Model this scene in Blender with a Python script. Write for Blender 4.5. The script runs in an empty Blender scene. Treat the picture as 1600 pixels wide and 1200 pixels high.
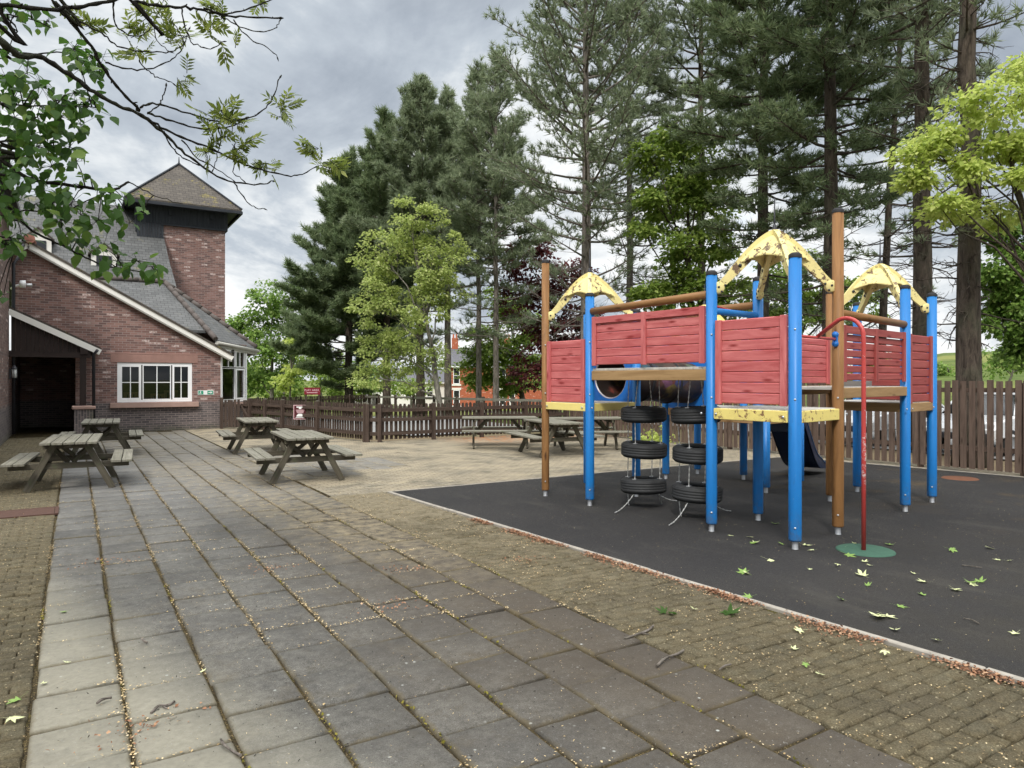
import bpy, math, random
import numpy as np
from mathutils import Vector, Matrix, noise as mnoise

random.seed(11)
C = bpy.context.scene.collection
PI = math.pi
R = math.radians

# ------------------------------------------------------------------ camera model (metres; world +Y runs along the paving joints)
FPX, EYE, HOR = 1109.0, 1.7, 593.0
YAW = R(31.7)
FWD = Vector((math.sin(YAW), math.cos(YAW), 0))
RGT = Vector((math.cos(YAW), -math.sin(YAW), 0))


def at(px, d, py=None, z=0.0):
    """point at forward distance d on the sight line of photo column px (row py, or height z)"""
    p = FWD * d + RGT * ((px - 800) / FPX * d)
    p.z = z if py is None else EYE + (HOR - py) / FPX * d
    return p


def gp(px, py, z=0.0):
    return at(px, FPX * (EYE - z) / (py - HOR), z=z)


# ------------------------------------------------------------------ scene helpers
def tag(o, label=None, cat=None, group=None, kind=None):
    if label: o['label'] = label
    if cat: o['category'] = cat
    if group: o['group'] = group
    if kind: o['kind'] = kind
    return o


def thing(name, label, cat, loc=(0, 0, 0), rz=0.0, group=None):
    o = bpy.data.objects.new(name, None)
    o.empty_display_size = .2
    C.objects.link(o)
    o.location = loc
    o.rotation_euler = (0, 0, rz)
    return tag(o, label, cat, group)


def link(name, me, mats, parent=None, smooth=False):
    o = bpy.data.objects.new(name, me)
    C.objects.link(o)
    if not isinstance(mats, (list, tuple)): mats = [mats]
    for m in mats: me.materials.append(m)
    if smooth:
        me.polygons.foreach_set('use_smooth', np.ones(len(me.polygons), dtype=bool))
    if parent: o.parent = parent
    return o


def bevel(o, w=.004, seg=1):
    b = o.modifiers.new('edge', 'BEVEL')
    b.width = w; b.segments = seg; b.limit_method = 'ANGLE'; b.angle_limit = R(40)
    return o


def kids(o):
    return [c for c in bpy.data.objects if c.parent == o]


def copy_tree(o, parent=None):
    c = o.copy(); C.objects.link(c)
    if parent: c.parent = parent
    for k in kids(o):
        copy_tree(k, c)
    return c


def lerp(a, b, t): return a + (b - a) * t


def V(*a): return Vector(a)


class MB:
    """collects shapes into one mesh; every face gets metre-scaled UVs (u along the grain)"""

    def __init__(s):
        s.v = []; s.f = []; s.uv = []; s.m = []; s.sm = []

    def face(s, pts, uvs, mi=0, sm=False):
        b = len(s.v)
        s.v += [tuple(p) for p in pts]
        s.f.append(tuple(range(b, b + len(pts))))
        s.uv += uvs; s.m.append(mi); s.sm.append(sm)

    def beam(s, p0, p1, w, h, up=(0, 0, 1), mi=0, off=None, jit=True):
        """box from p0 to p1; w across, h along 'up'"""
        p0, p1 = Vector(p0), Vector(p1)
        d = (p1 - p0); L = d.length; d.normalize()
        up = Vector(up)
        sd = d.cross(up)
        if sd.length < 1e-5: sd = d.cross(Vector((1, 0, 0)))
        sd.normalize(); u2 = sd.cross(d).normalized()
        ou, ov = (random.uniform(0, 40), random.uniform(0, 40)) if jit else (0, 0)
        a, b = sd * w / 2, u2 * h / 2
        c = [p0 - a - b, p0 + a - b, p0 + a + b, p0 - a + b, p1 - a - b, p1 + a - b, p1 + a + b, p1 - a + b]
        i0 = len(s.v)
        s.v += [tuple(q) for q in c]
        for (q, dim, k) in (((0, 1, 5, 4), w, 0), ((1, 2, 6, 5), h, 1), ((2, 3, 7, 6), w, 2), ((3, 0, 4, 7), h, 3)):
            s.f.append(tuple(i0 + j for j in q))
            o = ov + k * .37
            s.uv += [(ou, o), (ou, o + dim), (ou + L, o + dim), (ou + L, o)]
            s.m.append(mi); s.sm.append(False)
        for q in ((3, 2, 1, 0), (4, 5, 6, 7)):
            s.f.append(tuple(i0 + j for j in q))
            s.uv += [(ou, ov), (ou, ov + w), (ou + h * .2, ov + w), (ou + h * .2, ov)]
            s.m.append(mi); s.sm.append(False)

    def box(s, c, d, rz=0.0, mi=0, jit=True):
        """axis box centred c, dims d, turned rz about z; grain along the longest side"""
        c = Vector(c)
        M = Matrix.Rotation(rz, 3, 'Z')
        ax = [M @ Vector((1, 0, 0)), M @ Vector((0, 1, 0)), Vector((0, 0, 1))]
        k = max(range(3), key=lambda i: d[i])
        i, j = [(1, 2), (0, 2), (0, 1)][k]
        up = ax[j]
        dv = ax[k] * d[k] / 2
        s.beam(c - dv, c + dv, d[i], d[j], up=up, mi=mi, jit=jit)

    def wall(s, a, b, z0, z1, t, mi=0):
        """upright slab from plan point a to b; the face on the left of a->b is offset by t; UV = (run, z)"""
        L = math.hypot(b[0] - a[0], b[1] - a[1])
        s.prism([(0, z0), (L, z0), (L, z1), (0, z1)], a, b, t, mi)

    def prism(s, poly, a, b, t, mi=0, u0=None):
        """2D polygon (run along a->b, z) extruded horizontally by t to the left of a->b"""
        a = Vector((a[0], a[1], 0)); b = Vector((b[0], b[1], 0))
        d = (b - a).normalized(); n = Vector((-d.y, d.x, 0))
        f = [a + d * p[0] + Vector((0, 0, p[1])) for p in poly]
        g = [q + n * t for q in f]
        base = a.x + a.y if u0 is None else u0
        uv = [(base + p[0], p[1]) for p in poly]
        s.face(f, uv, mi)
        s.face(g[::-1], uv[::-1], mi)
        N = len(poly)
        for i in range(N):
            j = (i + 1) % N
            L = (f[j] - f[i]).length
            vert = abs(poly[i][0] - poly[j][0]) < 1e-6
            if vert:
                u = [(base, poly[i][1]), (base, poly[j][1]), (base + t, poly[j][1]), (base + t, poly[i][1])]
                s.face([f[i], f[j], g[j], g[i]][::-1], u[::-1], mi)
            else:
                s.face([f[i], f[j], g[j], g[i]][::-1], [(base, 0), (base + L, 0), (base + L, t), (base, t)][::-1], mi)

    def slab(s, pts, t, mi=0):
        """roof slab: planar 3D polygon thickened downwards by t; u horizontal, v up the slope"""
        P = [Vector(p) for p in pts]
        n = Vector((0, 0, 0))
        for i in range(len(P)):
            a, b = P[i], P[(i + 1) % len(P)]
            n += a.cross(b)
        n.normalize()
        if n.z < 0: P = P[::-1]; n = -n
        h = Vector((0, 0, 1)).cross(n)
        h = h.normalized() if h.length > 1e-4 else Vector((1, 0, 0))
        w = n.cross(h)
        uv = [(p.dot(h), p.dot(w)) for p in P]
        Q = [p - Vector((0, 0, t)) for p in P]
        s.face(P, uv, mi); s.face(Q[::-1], uv[::-1], mi)
        for i in range(len(P)):
            j = (i + 1) % len(P)
            L = (P[j] - P[i]).length
            s.face([P[i], Q[i], Q[j], P[j]], [(0, 0), (0, t), (L, t), (L, 0)], mi)

    def tube(s, pts, rad, seg=8, mi=0, caps=True, prof=None, sm=True, ustart=None):
        """swept tube along pts; rad scalar or list; prof optional per-angle radius factors"""
        P = [Vector(p) for p in pts]
        n = len(P)
        rr = rad if isinstance(rad, (list, tuple)) else [rad] * n
        if prof: seg = len(prof)
        ref = None; i0 = len(s.v); L = random.uniform(0, 30) if ustart is None else ustart; Ls = []
        ov = random.uniform(0, 30)
        for i in range(n):
            t = (P[min(i + 1, n - 1)] - P[max(i - 1, 0)])
            t = t.normalized() if t.length > 1e-9 else Vector((0, 0, 1))
            if ref is None:
                ref = t.cross(Vector((0, 0, 1)))
                if ref.length < .05: ref = Vector((1, 0, 0)) - t * t.x
                ref.normalize()
            ref = (ref - t * ref.dot(t))
            ref = ref.normalized() if ref.length > 1e-6 else t.orthogonal().normalized()
            bn = t.cross(ref)
            if i: L += (P[i] - P[i - 1]).length
            Ls.append(L)
            for k in range(seg):
                a = 2 * PI * k / seg
                r = rr[i] * (prof[k] if prof else 1)
                s.v.append(tuple(P[i] + ref * (math.cos(a) * r) + bn * (math.sin(a) * r)))
        for i in range(n - 1):
            for k in range(seg):
                k2 = (k + 1) % seg
                a = i0 + i * seg
                s.f.append((a + k, a + k2, a + seg + k2, a + seg + k))
                c = 2 * PI * max(rr[0], .01) / seg
                s.uv += [(Ls[i], ov + k * c), (Ls[i], ov + (k + 1) * c), (Ls[i + 1], ov + (k + 1) * c), (Ls[i + 1], ov + k * c)]
                s.m.append(mi); s.sm.append(sm)
        if caps:
            for (b, rev) in ((i0, True), (i0 + (n - 1) * seg, False)):
                f = list(range(b, b + seg))
                if rev: f = f[::-1]
                s.f.append(tuple(f))
                s.uv += [(Ls[0] + .3 * math.cos(2 * PI * k / seg) * rr[0], ov + math.sin(2 * PI * k / seg) * rr[0]) for k in range(seg)]
                s.m.append(mi); s.sm.append(False)

    def lathe(s, prof, c=(0, 0, 0), seg=24, axis=(0, 0, 1), mi=0, closed=False):
        """revolve (r, h) profile about axis through c"""
        ax = Vector(axis).normalized()
        e = ax.orthogonal().normalized(); g = ax.cross(e)
        c = Vector(c); i0 = len(s.v); n = len(prof)
        for (r, h) in prof:
            for k in range(seg):
                a = 2 * PI * k / seg
                s.v.append(tuple(c + ax * h + e * (math.cos(a) * r) + g * (math.sin(a) * r)))
        rng = n if closed else n - 1
        for i in range(rng):
            j = (i + 1) % n
            for k in range(seg):
                k2 = (k + 1) % seg
                s.f.append((i0 + i * seg + k, i0 + i * seg + k2, i0 + j * seg + k2, i0 + j * seg + k))
                u0, u1 = k / seg * 2, (k + 1) / seg * 2
                s.uv += [(u0, i * .1), (u1, i * .1), (u1, i * .1 + .1), (u0, i * .1 + .1)]
                s.m.append(mi); s.sm.append(True)

    def build(s, name, mats, parent=None, bev=None):
        me = bpy.data.meshes.new(name)
        me.from_pydata(s.v, [], s.f)
        uvl = me.uv_layers.new(name='UVMap')
        uvl.data.foreach_set('uv', np.array(s.uv, dtype=np.float32).ravel())
        me.polygons.foreach_set('material_index', np.array(s.m, dtype=np.int32))
        me.polygons.foreach_set('use_smooth', np.array(s.sm, dtype=bool))
        o = link(name, me, mats, parent)
        if bev: bevel(o, bev)
        return o


def fast_mesh(name, verts, faces):
    """verts (N,3), faces (M,k) with constant k"""
    me = bpy.data.meshes.new(name)
    verts = np.ascontiguousarray(verts, dtype=np.float32); faces = np.ascontiguousarray(faces, dtype=np.int32)
    M, k = faces.shape
    me.vertices.add(len(verts)); me.vertices.foreach_set('co', verts.ravel())
    me.loops.add(M * k); me.loops.foreach_set('vertex_index', faces.ravel())
    me.polygons.add(M)
    me.polygons.foreach_set('loop_start', np.arange(0, M * k, k, dtype=np.int32))
    me.polygons.foreach_set('loop_total', np.full(M, k, dtype=np.int32))
    me.update(calc_edges=True)
    return me


def norm(a):
    return a / np.maximum(np.linalg.norm(a, axis=-1, keepdims=True), 1e-9)


def stamp(tv, tf, cen, D, Nn, sc):
    """place template (x along D, z along normal) at every centre -> verts, faces"""
    D = norm(D); S = norm(np.cross(Nn, D)); N2 = np.cross(D, S)
    sc = np.broadcast_to(np.asarray(sc, dtype=float), (len(cen),))[:, None, None]
    v = cen[:, None, :] + sc * (tv[None, :, 0:1] * D[:, None, :] + tv[None, :, 1:2] * S[:, None, :] + tv[None, :, 2:3] * N2[:, None, :])
    f = tf[None] + (np.arange(len(cen)) * len(tv))[:, None, None]
    return v.reshape(-1, 3), f.reshape(-1, tf.shape[1])


# ------------------------------------------------------------------ node materials
class T:
    def __init__(s, name, rough=.8, spec=.3):
        s.mat = bpy.data.materials.new(name)
        s.mat.use_nodes = True
        s.nt = s.mat.node_tree
        s.bsdf = s.nt.nodes['Principled BSDF']
        s.out = s.nt.nodes['Material Output']
        s.bsdf.inputs['Roughness'].default_value = rough
        s.bsdf.inputs['Specular IOR Level'].default_value = spec

    def n(s, t, **kw):
        nd = s.nt.nodes.new(t)
        for k, v in kw.items(): setattr(nd, k, v)
        return nd

    def put(s, sock, v):
        if isinstance(v, bpy.types.NodeSocket): s.nt.links.new(v, sock)
        elif isinstance(v, (tuple, list)) and sock.type == 'RGBA' and len(v) == 3: sock.default_value = (*v, 1)
        else: sock.default_value = v

    def co(s, w='Object'):
        return s.n('ShaderNodeTexCoord').outputs[w]

    def geo(s, w='Random Per Island'):
        return s.n('ShaderNodeNewGeometry').outputs[w]

    def map(s, v, scale=(1, 1, 1), loc=(0, 0, 0), rot=(0, 0, 0)):
        m = s.n('ShaderNodeMapping')
        s.put(m.inputs['Vector'], v)
        m.inputs['Scale'].default_value = scale; m.inputs['Location'].default_value = loc; m.inputs['Rotation'].default_value = rot
        return m.outputs[0]

    def noise(s, v, scale=5, detail=3, rough=.55, dist=0, out='Fac'):
        n = s.n('ShaderNodeTexNoise')
        s.put(n.inputs['Vector'], v)
        n.inputs['Scale'].default_value = scale; n.inputs['Detail'].default_value = detail
        n.inputs['Roughness'].default_value = rough; n.inputs['Distortion'].default_value = dist
        return n.outputs[out]

    def voro(s, v, scale=5, out='Distance', feature='F1', rnd=1):
        n = s.n('ShaderNodeTexVoronoi', feature=feature)
        s.put(n.inputs['Vector'], v); n.inputs['Scale'].default_value = scale
        n.inputs['Randomness'].default_value = rnd
        return n.outputs[out]

    def ramp(s, f, stops, interp='LINEAR'):
        r = s.n('ShaderNodeValToRGB')
        s.put(r.inputs[0], f)
        e = r.color_ramp.elements
        while len(e) < len(stops): e.new(.5)
        for el, (p, c) in zip(e, stops):
            el.position = p
            el.color = (c, c, c, 1) if isinstance(c, (int, float)) else (*c, 1)
        r.color_ramp.interpolation = interp
        return r.outputs[0]

    def step(s, f, a, b):
        m = s.n('ShaderNodeMapRange'); m.clamp = True
        s.put(m.inputs[0], f); m.inputs[1].default_value = a; m.inputs[2].default_value = b
        return m.outputs[0]

    def mix(s, f, a, b, mode='MIX'):
        m = s.n('ShaderNodeMix', data_type='RGBA', blend_type=mode)
        s.put(m.inputs[0], f); s.put(m.inputs[6], a); s.put(m.inputs[7], b)
        return m.outputs[2]

    def m(s, op, a, b=0.0, c=0.0):
        m = s.n('ShaderNodeMath', operation=op)
        s.put(m.inputs[0], a); s.put(m.inputs[1], b); s.put(m.inputs[2], c)
        return m.outputs[0]

    def xyz(s, v):
        n = s.n('ShaderNodeSeparateXYZ'); s.put(n.inputs[0], v)
        return n.outputs

    def vec(s, x, y, z=0.0):
        n = s.n('ShaderNodeCombineXYZ')
        s.put(n.inputs[0], x); s.put(n.inputs[1], y); s.put(n.inputs[2], z)
        return n.outputs[0]

    def white(s, v):
        n = s.n('ShaderNodeTexWhiteNoise', noise_dimensions='3D'); s.put(n.inputs['Vector'], v)
        return n.outputs['Value']

    def bump(s, h, strength=.4, dist=.01):
        b = s.n('ShaderNodeBump')
        s.put(b.inputs['Height'], h); b.inputs['Strength'].default_value = strength; b.inputs['Distance'].default_value = dist
        s.nt.links.new(b.outputs[0], s.bsdf.inputs['Normal'])

    def col(s, c): s.put(s.bsdf.inputs['Base Color'], c)

    def set(s, k, v): s.put(s.bsdf.inputs[k], v)

    def cells(s, u, v, w, h, stag=.5, gap=.01):
        """courses of w x h units -> (random value, gap mask 0 in gap .. 1 inside)"""
        vv = s.m('DIVIDE', v, h); row = s.m('FLOOR', vv)
        uu = s.m('ADD', s.m('DIVIDE', u, w), s.m('MULTIPLY', s.m('FLOORED_MODULO', row, 2), stag))
        cl = s.m('FLOOR', uu)
        rnd = s.white(s.vec(cl, row, 3.7))
        fu = s.m('FRACT', uu); fv = s.m('FRACT', vv)
        eu = s.m('MULTIPLY', s.m('MINIMUM', fu, s.m('SUBTRACT', 1, fu)), w)
        ev = s.m('MULTIPLY', s.m('MINIMUM', fv, s.m('SUBTRACT', 1, fv)), h)
        e = s.m('MINIMUM', eu, ev)
        return rnd, s.step(e, gap * .35, gap * .7)


def plain(name, c, rough=.7, spec=.3, metal=0.0, var=.15, scale=8, bump=0.0):
    t = T(name, rough, spec)
    n = t.noise(t.co('Object'), scale, 4, .6)
    t.col(t.mix(t.m('MULTIPLY', n, 1), tuple(x * (1 - var) for x in c), tuple(min(1, x * (1 + var)) for x in c)))
    t.set('Metallic', metal)
    if bump: t.bump(t.noise(t.co('Object'), scale * 8, 3), bump, .004)
    return t.mat
M = {}


def wood(name, dark, light, knots=None, rough=.75, moss=None, grain=26, wear=None, spec=.25):
    t = T(name, rough, spec)
    uv = t.co('UV')
    tone = t.noise(t.map(uv, (.25, 1.1, 1)), 1.0, 2)
    g = t.noise(t.map(uv, (1.6, grain, 1)), 1.0, 6, .65, .6)
    base = t.mix(t.ramp(g, [(.3, 0.0), (.72, 1.0)]), dark, light)
    base = t.mix(t.step(tone, .3, .7), t.mix(.45, base, dark), base)
    if knots:
        k = t.voro(t.map(uv, (2.3, 9, 1)), 1.0)
        base = t.mix(t.ramp(k, [(.07, 1.0), (.20, 0.0)]), base, knots)
    if moss:
        mo = t.noise(t.map(t.co('Object'), (1, 1, 1)), 9, 5, .7)
        base = t.mix(t.m('MULTIPLY', t.step(mo, .52, .66), .75), base, moss)
    if wear:
        w = t.noise(t.map(uv, (2.2, 14, 1)), 1.6, 6, .75)
        base = t.mix(t.step(w, .69, .74), base, wear)
    t.col(base)
    t.bump(g, .5, .004)
    return t.mat


def peel(name, paint, under, dirt, amt=.60, rough=.55):
    t = T(name, rough, .35)
    o = t.co('Object')
    n = t.noise(o, 13, 6, .72, .3)
    big = t.noise(o, 3.1, 2)
    f = t.step(t.m('ADD', n, t.m('MULTIPLY', t.m('SUBTRACT', big, .5), .35)), amt, amt + .03)
    d = t.noise(o, 34, 5, .7)
    c = t.mix(t.m('MULTIPLY', t.step(t.noise(o, 5, 5, .7), .45, .75), .45), paint, dirt)
    c = t.mix(t.step(d, .64, .7), c, dirt)
    u = t.mix(t.noise(o, 22, 4), under, tuple(x * .55 for x in under))
    t.col(t.mix(f, c, u))
    t.bump(t.m('SUBTRACT', 1, f), .5, .004)
    return t.mat


M['table_wood'] = wood('weathered_grey_wood', (.115, .106, .082), (.29, .275, .225), moss=(.13, .14, .08), grain=30)
M['table_leg_wood'] = wood('weathered_dark_wood', (.052, .045, .032), (.14, .122, .09), moss=(.075, .085, .045), grain=24)
M['fence_dark'] = wood('dark_stained_fence', (.040, .027, .021), (.118, .084, .066), grain=18, rough=.8)
M['fence_brown'] = wood('brown_stained_fence', (.068, .046, .035), (.175, .122, .092), knots=(.045, .029, .02), grain=16, rough=.85)
M['red_board'] = wood('red_stained_board', (.38, .07, .072), (.68, .23, .22), knots=(.24, .03, .03), grain=13, rough=.6)
M['red_board_shaded'] = wood('shaded_red_board', (.24, .042, .04), (.42, .11, .095), knots=(.15, .015, .015), grain=13, rough=.6)  # darker copy of the red boards: shade on the right-hand panels put into colour
M['timber'] = wood('orange_brown_timber', (.165, .078, .027), (.36, .185, .068), knots=(.09, .04, .016), grain=14, rough=.55)
M['beam_wood'] = wood('tan_beam', (.25, .15, .065), (.46, .30, .145), knots=(.15, .08, .035), grain=16, rough=.65)
M['deck_grey'] = wood('pale_deck_board', (.32, .31, .28), (.55, .54, .50), grain=20)
M['cladding'] = wood('blackened_cladding', (.018, .021, .026), (.055, .06, .07), grain=12, rough=.7)
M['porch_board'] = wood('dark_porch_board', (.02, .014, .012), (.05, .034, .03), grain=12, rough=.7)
M['yellow_peel'] = peel('flaking_yellow_paint', (.73, .63, .27), (.20, .13, .075), (.40, .32, .14), .56)
M['yellow_clean'] = peel('cream_yellow_paint', (.82, .68, .23), (.3, .2, .1), (.6, .48, .16), .86)
M['yellow_worn'] = peel('badly_worn_yellow_paint', (.76, .63, .20), (.30, .17, .08), (.44, .33, .13), .545)


def blue():
    t = T('blue_painted_post', .42, .4)
    o = t.co('Object')
    n = t.noise(t.map(o, (6, 6, .8)), 1.5, 5, .6)
    c = t.mix(n, (.006, .115, .36), (.013, .21, .57))
    s = t.step(t.noise(t.map(o, (40, 40, 14)), 1, 4, .7), .68, .74)
    c = t.mix(t.m('MULTIPLY', s, .5), c, (.25, .42, .62))
    gr = t.noise(t.map(o, (9, 9, 2.2)), 1.6, 6, .75)
    c = t.mix(t.m('MULTIPLY', t.step(gr, .56, .74), .45), c, (.02, .05, .10))
    z = t.xyz(o)[2]
    ft = t.m('MULTIPLY', t.m('SUBTRACT', 1, t.step(z, .1, .42)), t.step(t.noise(o, 14, 5, .7), .4, .62))
    c = t.mix(t.m('MULTIPLY', ft, .55), c, (.09, .10, .09))
    t.col(c)
    t.bump(t.noise(t.map(o, (30, 30, 1.5)), 1.0, 3), .25, .004)
    return t.mat


M['blue'] = blue()
M['blue_panel'] = plain('blue_plastic_panel', (.012, .15, .50), .4, .45, var=.12)
M['black_cap'] = plain('black_rubber_cap', (.018, .018, .02), .7)
M['galv'] = plain('galvanised_steel', (.5, .51, .52), .45, .5, .75, .2, 20)
M['chain'] = plain('pale_chain', (.5, .5, .48), .5, .5, .5, .2, 30)
M['dark_metal'] = plain('dark_metal', (.03, .03, .035), .5, .4, .2)
M['slide'] = plain('dark_blue_slide_plastic', (.010, .022, .06), .35, .5)
M['slide_rim'] = plain('blue_slide_rim', (.02, .07, .16), .35, .5)
M['green_disc'] = plain('green_rubber_disc', (.045, .10, .07), .85, .2, var=.25, scale=14)
M['orange_disc'] = plain('orange_rubber_disc', (.13, .058, .034), .85, .2, var=.3, scale=14)


def red_metal():
    t = T('worn_red_painted_steel', .4, .45)
    o = t.co('Object')
    z = t.xyz(o)[2]
    n = t.noise(t.map(o, (18, 18, 18)), 1.6, 6, .75)
    zone = t.m('MULTIPLY', t.step(z, .55, .75), t.m('SUBTRACT', 1, t.step(z, 1.05, 1.25)))
    f = t.step(t.m('ADD', n, t.m('MULTIPLY', zone, .12)), .64, .68)
    c = t.mix(t.noise(o, 7, 3), (.34, .03, .03), (.52, .07, .06))
    t.col(t.mix(f, c, (.62, .52, .5)))
    return t.mat


M['red_metal'] = red_metal()


def tyre():
    t = T('black_tyre_rubber', .62, .35)
    o = t.co('Object')
    c = t.mix(t.noise(o, 6, 4), (.012, .0125, .013), (.034, .035, .036))
    c = t.mix(t.m('MULTIPLY', t.step(t.noise(o, 22, 5, .7), .56, .75), .5), c, (.07, .07, .066))
    t.col(c)
    t.bump(t.noise(o, 60, 3), .2, .003)
    return t.mat


M['tyre'] = tyre()


def tube_mat():
    t = T('graffitied_plastic_tunnel', .5, .3)
    o = t.co('Object')
    v = t.voro(o, 5.0, 'Color')
    h = t.xyz(v)[0]
    c = t.ramp(h, [(0, (.05, .03, .025)), (.45, (.10, .05, .035)), (.55, (.22, .05, .04)), (.68, (.20, .16, .03)), (.78, (.03, .13, .12)), (.9, (.05, .05, .19)), (1, (.2, .08, .14))])
    t.col(t.mix(t.step(t.noise(o, 3.2, 3), .44, .62), (.028, .02, .017), c))
    return t.mat


M['tunnel'] = tube_mat()


# ------------------------------------------------------------------ masonry
def brick(name, stops, mortar, plinth=True, size=(.225, .075)):
    t = T(name, .88, .15)
    x = t.xyz(t.co('UV'))
    u = t.m('ADD', x[0], 100); v = t.m('ADD', x[1], 20)
    r, gap = t.cells(u, v, size[0], size[1], .5, .013)
    uv = t.co('UV')
    big = t.noise(uv, .8, 3)
    rr = t.m('ADD', r, t.m('MULTIPLY', t.m('SUBTRACT', big, .5), .35))
    c = t.ramp(rr, stops)
    c = t.mix(t.m('MULTIPLY', t.noise(uv, 25, 4, .7), .5), c, tuple(.55 * k for k in stops[1][1]))
    # whitish bloom on single bricks, as on the real wall
    bl = t.m('MULTIPLY', t.step(t.m('ADD', r, t.m('MULTIPLY', t.noise(uv, 1.4, 3), .2)), 1.035, 1.06), t.step(t.noise(uv, 17, 4), .4, .6))
    c = t.mix(bl, c, (.60, .50, .47))
    if plinth:
        f = t.step(t.m('ADD', x[1], t.m('MULTIPLY', t.noise(uv, 2, 3), .25)), 1.02, 1.14)
        c2 = t.ramp(r, [(0, (.085, .075, .078)), (.5, (.12, .105, .105)), (1, (.165, .14, .135))])
        c = t.mix(f, c2, c)
    c = t.mix(gap, mortar, c)
    damp = t.m('MULTIPLY', t.m('SUBTRACT', 1, t.step(x[1], .0, .22)), t.step(t.noise(uv, 3, 4), .3, .6))
    if plinth: c = t.mix(t.m('MULTIPLY', damp, .6), c, (.09, .10, .055))
    t.col(c)
    t.bump(t.m('ADD', gap, t.m('MULTIPLY', t.noise(uv, 60, 3), .5)), .18, .005)
    return t.mat


RB = [(0, (.145, .095, .09)), (.28, (.20, .118, .105)), (.55, (.265, .145, .125)), (.8, (.32, .185, .16)), (1, (.38, .25, .22))]
M['brick'] = brick('mixed_red_brick', RB, (.30, .245, .22))
M['brick_high'] = brick('mixed_red_brick_tower', [(p, tuple(.95 * k for k in c)) for p, c in RB], (.28, .23, .21), plinth=False)
M['brick_dim'] = brick('brown_brick', [(p, (c[0] * .75, c[1] * .85, c[2] * .85)) for p, c in RB], (.17, .15, .14))
M['brick_orange'] = brick('orange_brick', [(0, (.36, .09, .045)), (.5, (.44, .12, .06)), (1, (.52, .16, .08))], (.40, .16, .1), plinth=False)


def slate(name, a, b, moss, mo_amt=.62, size=(.24, .17)):
    t = T(name, .75, .3)
    uv = t.co('UV')
    x = t.xyz(uv)
    r, gap = t.cells(t.m('ADD', x[0], 200), t.m('ADD', x[1], 200), size[0], size[1], .5, .012)
    fv = t.m('FRACT', t.m('DIVIDE', t.m('ADD', x[1], 200), size[1]))
    c = t.mix(r, a, b)
    c = t.mix(t.m('MULTIPLY', t.noise(uv, 2.2, 5, .7), .6), c, tuple(1.5 * k for k in b))
    c = t.mix(t.step(t.noise(uv, .9, 6, .75), mo_amt, mo_amt + .08), c, moss)
    c = t.mix(gap, tuple(.4 * k for k in a), c)
    t.col(c)
    t.bump(t.m('SUBTRACT', 1, fv), .35, .02)
    return t.mat


M['slate'] = slate('grey_slate_roof', (.05, .052, .052), (.10, .101, .10), (.16, .15, .08), .58)
M['slate_brown'] = slate('weathered_tower_tiles', (.040, .034, .029), (.085, .073, .06), (.20, .165, .04), .58)
M['slate_far'] = slate('far_slate', (.07, .07, .08), (.11, .11, .12), (.1, .1, .08), .7)
M['stone'] = plain('pink_sandstone', (.40, .27, .225), .9, .15, var=.25, scale=5, bump=.2)
M['stone_red'] = plain('dull_red_stone', (.31, .185, .155), .9, .15, var=.25, scale=5, bump=.2)
M['terracotta'] = plain('terracotta_ridge', (.27, .12, .085), .85, var=.3, scale=9)
M['terracotta_dark'] = plain('dull_terracotta_ridge', (.095, .08, .072), .85, var=.35, scale=9)
M['upvc'] = plain('white_plastic_frame', (.88, .88, .88), .35, .4, var=.03)
M['fascia'] = plain('cream_painted_fascia', (.86, .84, .78), .55, .3, var=.08, scale=3)
M['gutter'] = plain('pale_grey_gutter', (.42, .41, .37), .5, var=.1)
M['render_white'] = plain('white_render', (.75, .73, .68), .8, var=.08)
M['curtain'] = plain('grey_net_curtain', (.45, .45, .42), .9)
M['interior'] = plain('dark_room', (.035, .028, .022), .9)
M['lino'] = plain('varnished_furniture', (.16, .08, .04), .5)


def glass(name, tint=(.9, .95, .95)):
    m = bpy.data.materials.new(name); m.use_nodes = True
    nt = m.node_tree; nt.nodes.clear()
    o = nt.nodes.new('ShaderNodeOutputMaterial'); mx = nt.nodes.new('ShaderNodeMixShader')
    a = nt.nodes.new('ShaderNodeBsdfTransparent'); g = nt.nodes.new('ShaderNodeBsdfGlossy'); fr = nt.nodes.new('ShaderNodeFresnel')
    fr.inputs[0].default_value = 1.6
    a.inputs[0].default_value = (.75, .8, .8, 1); g.inputs['Roughness'].default_value = .02
    nt.links.new(fr.outputs[0], mx.inputs[0]); nt.links.new(a.outputs[0], mx.inputs[1]); nt.links.new(g.outputs[0], mx.inputs[2])
    nt.links.new(mx.outputs[0], o.inputs[0])
    return m


M['glass'] = glass('window_glass')


def flat(name, c, rough=.5):
    t = T(name, rough, .3); t.col(c); return t.mat


M['exit_green'] = flat('sign_green', (.02, .30, .17))
M['sign_white'] = flat('sign_white', (.82, .84, .82))
M['sign_maroon'] = flat('sign_maroon', (.085, .016, .022))
M['sign_pink'] = flat('sign_pink_lettering', (.66, .44, .46))
M['sign_red'] = flat('sign_red', (.19, .014, .024))
M['lamp_glass'] = plain('lamp_glass', (.6, .62, .6), .2, .5)


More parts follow.
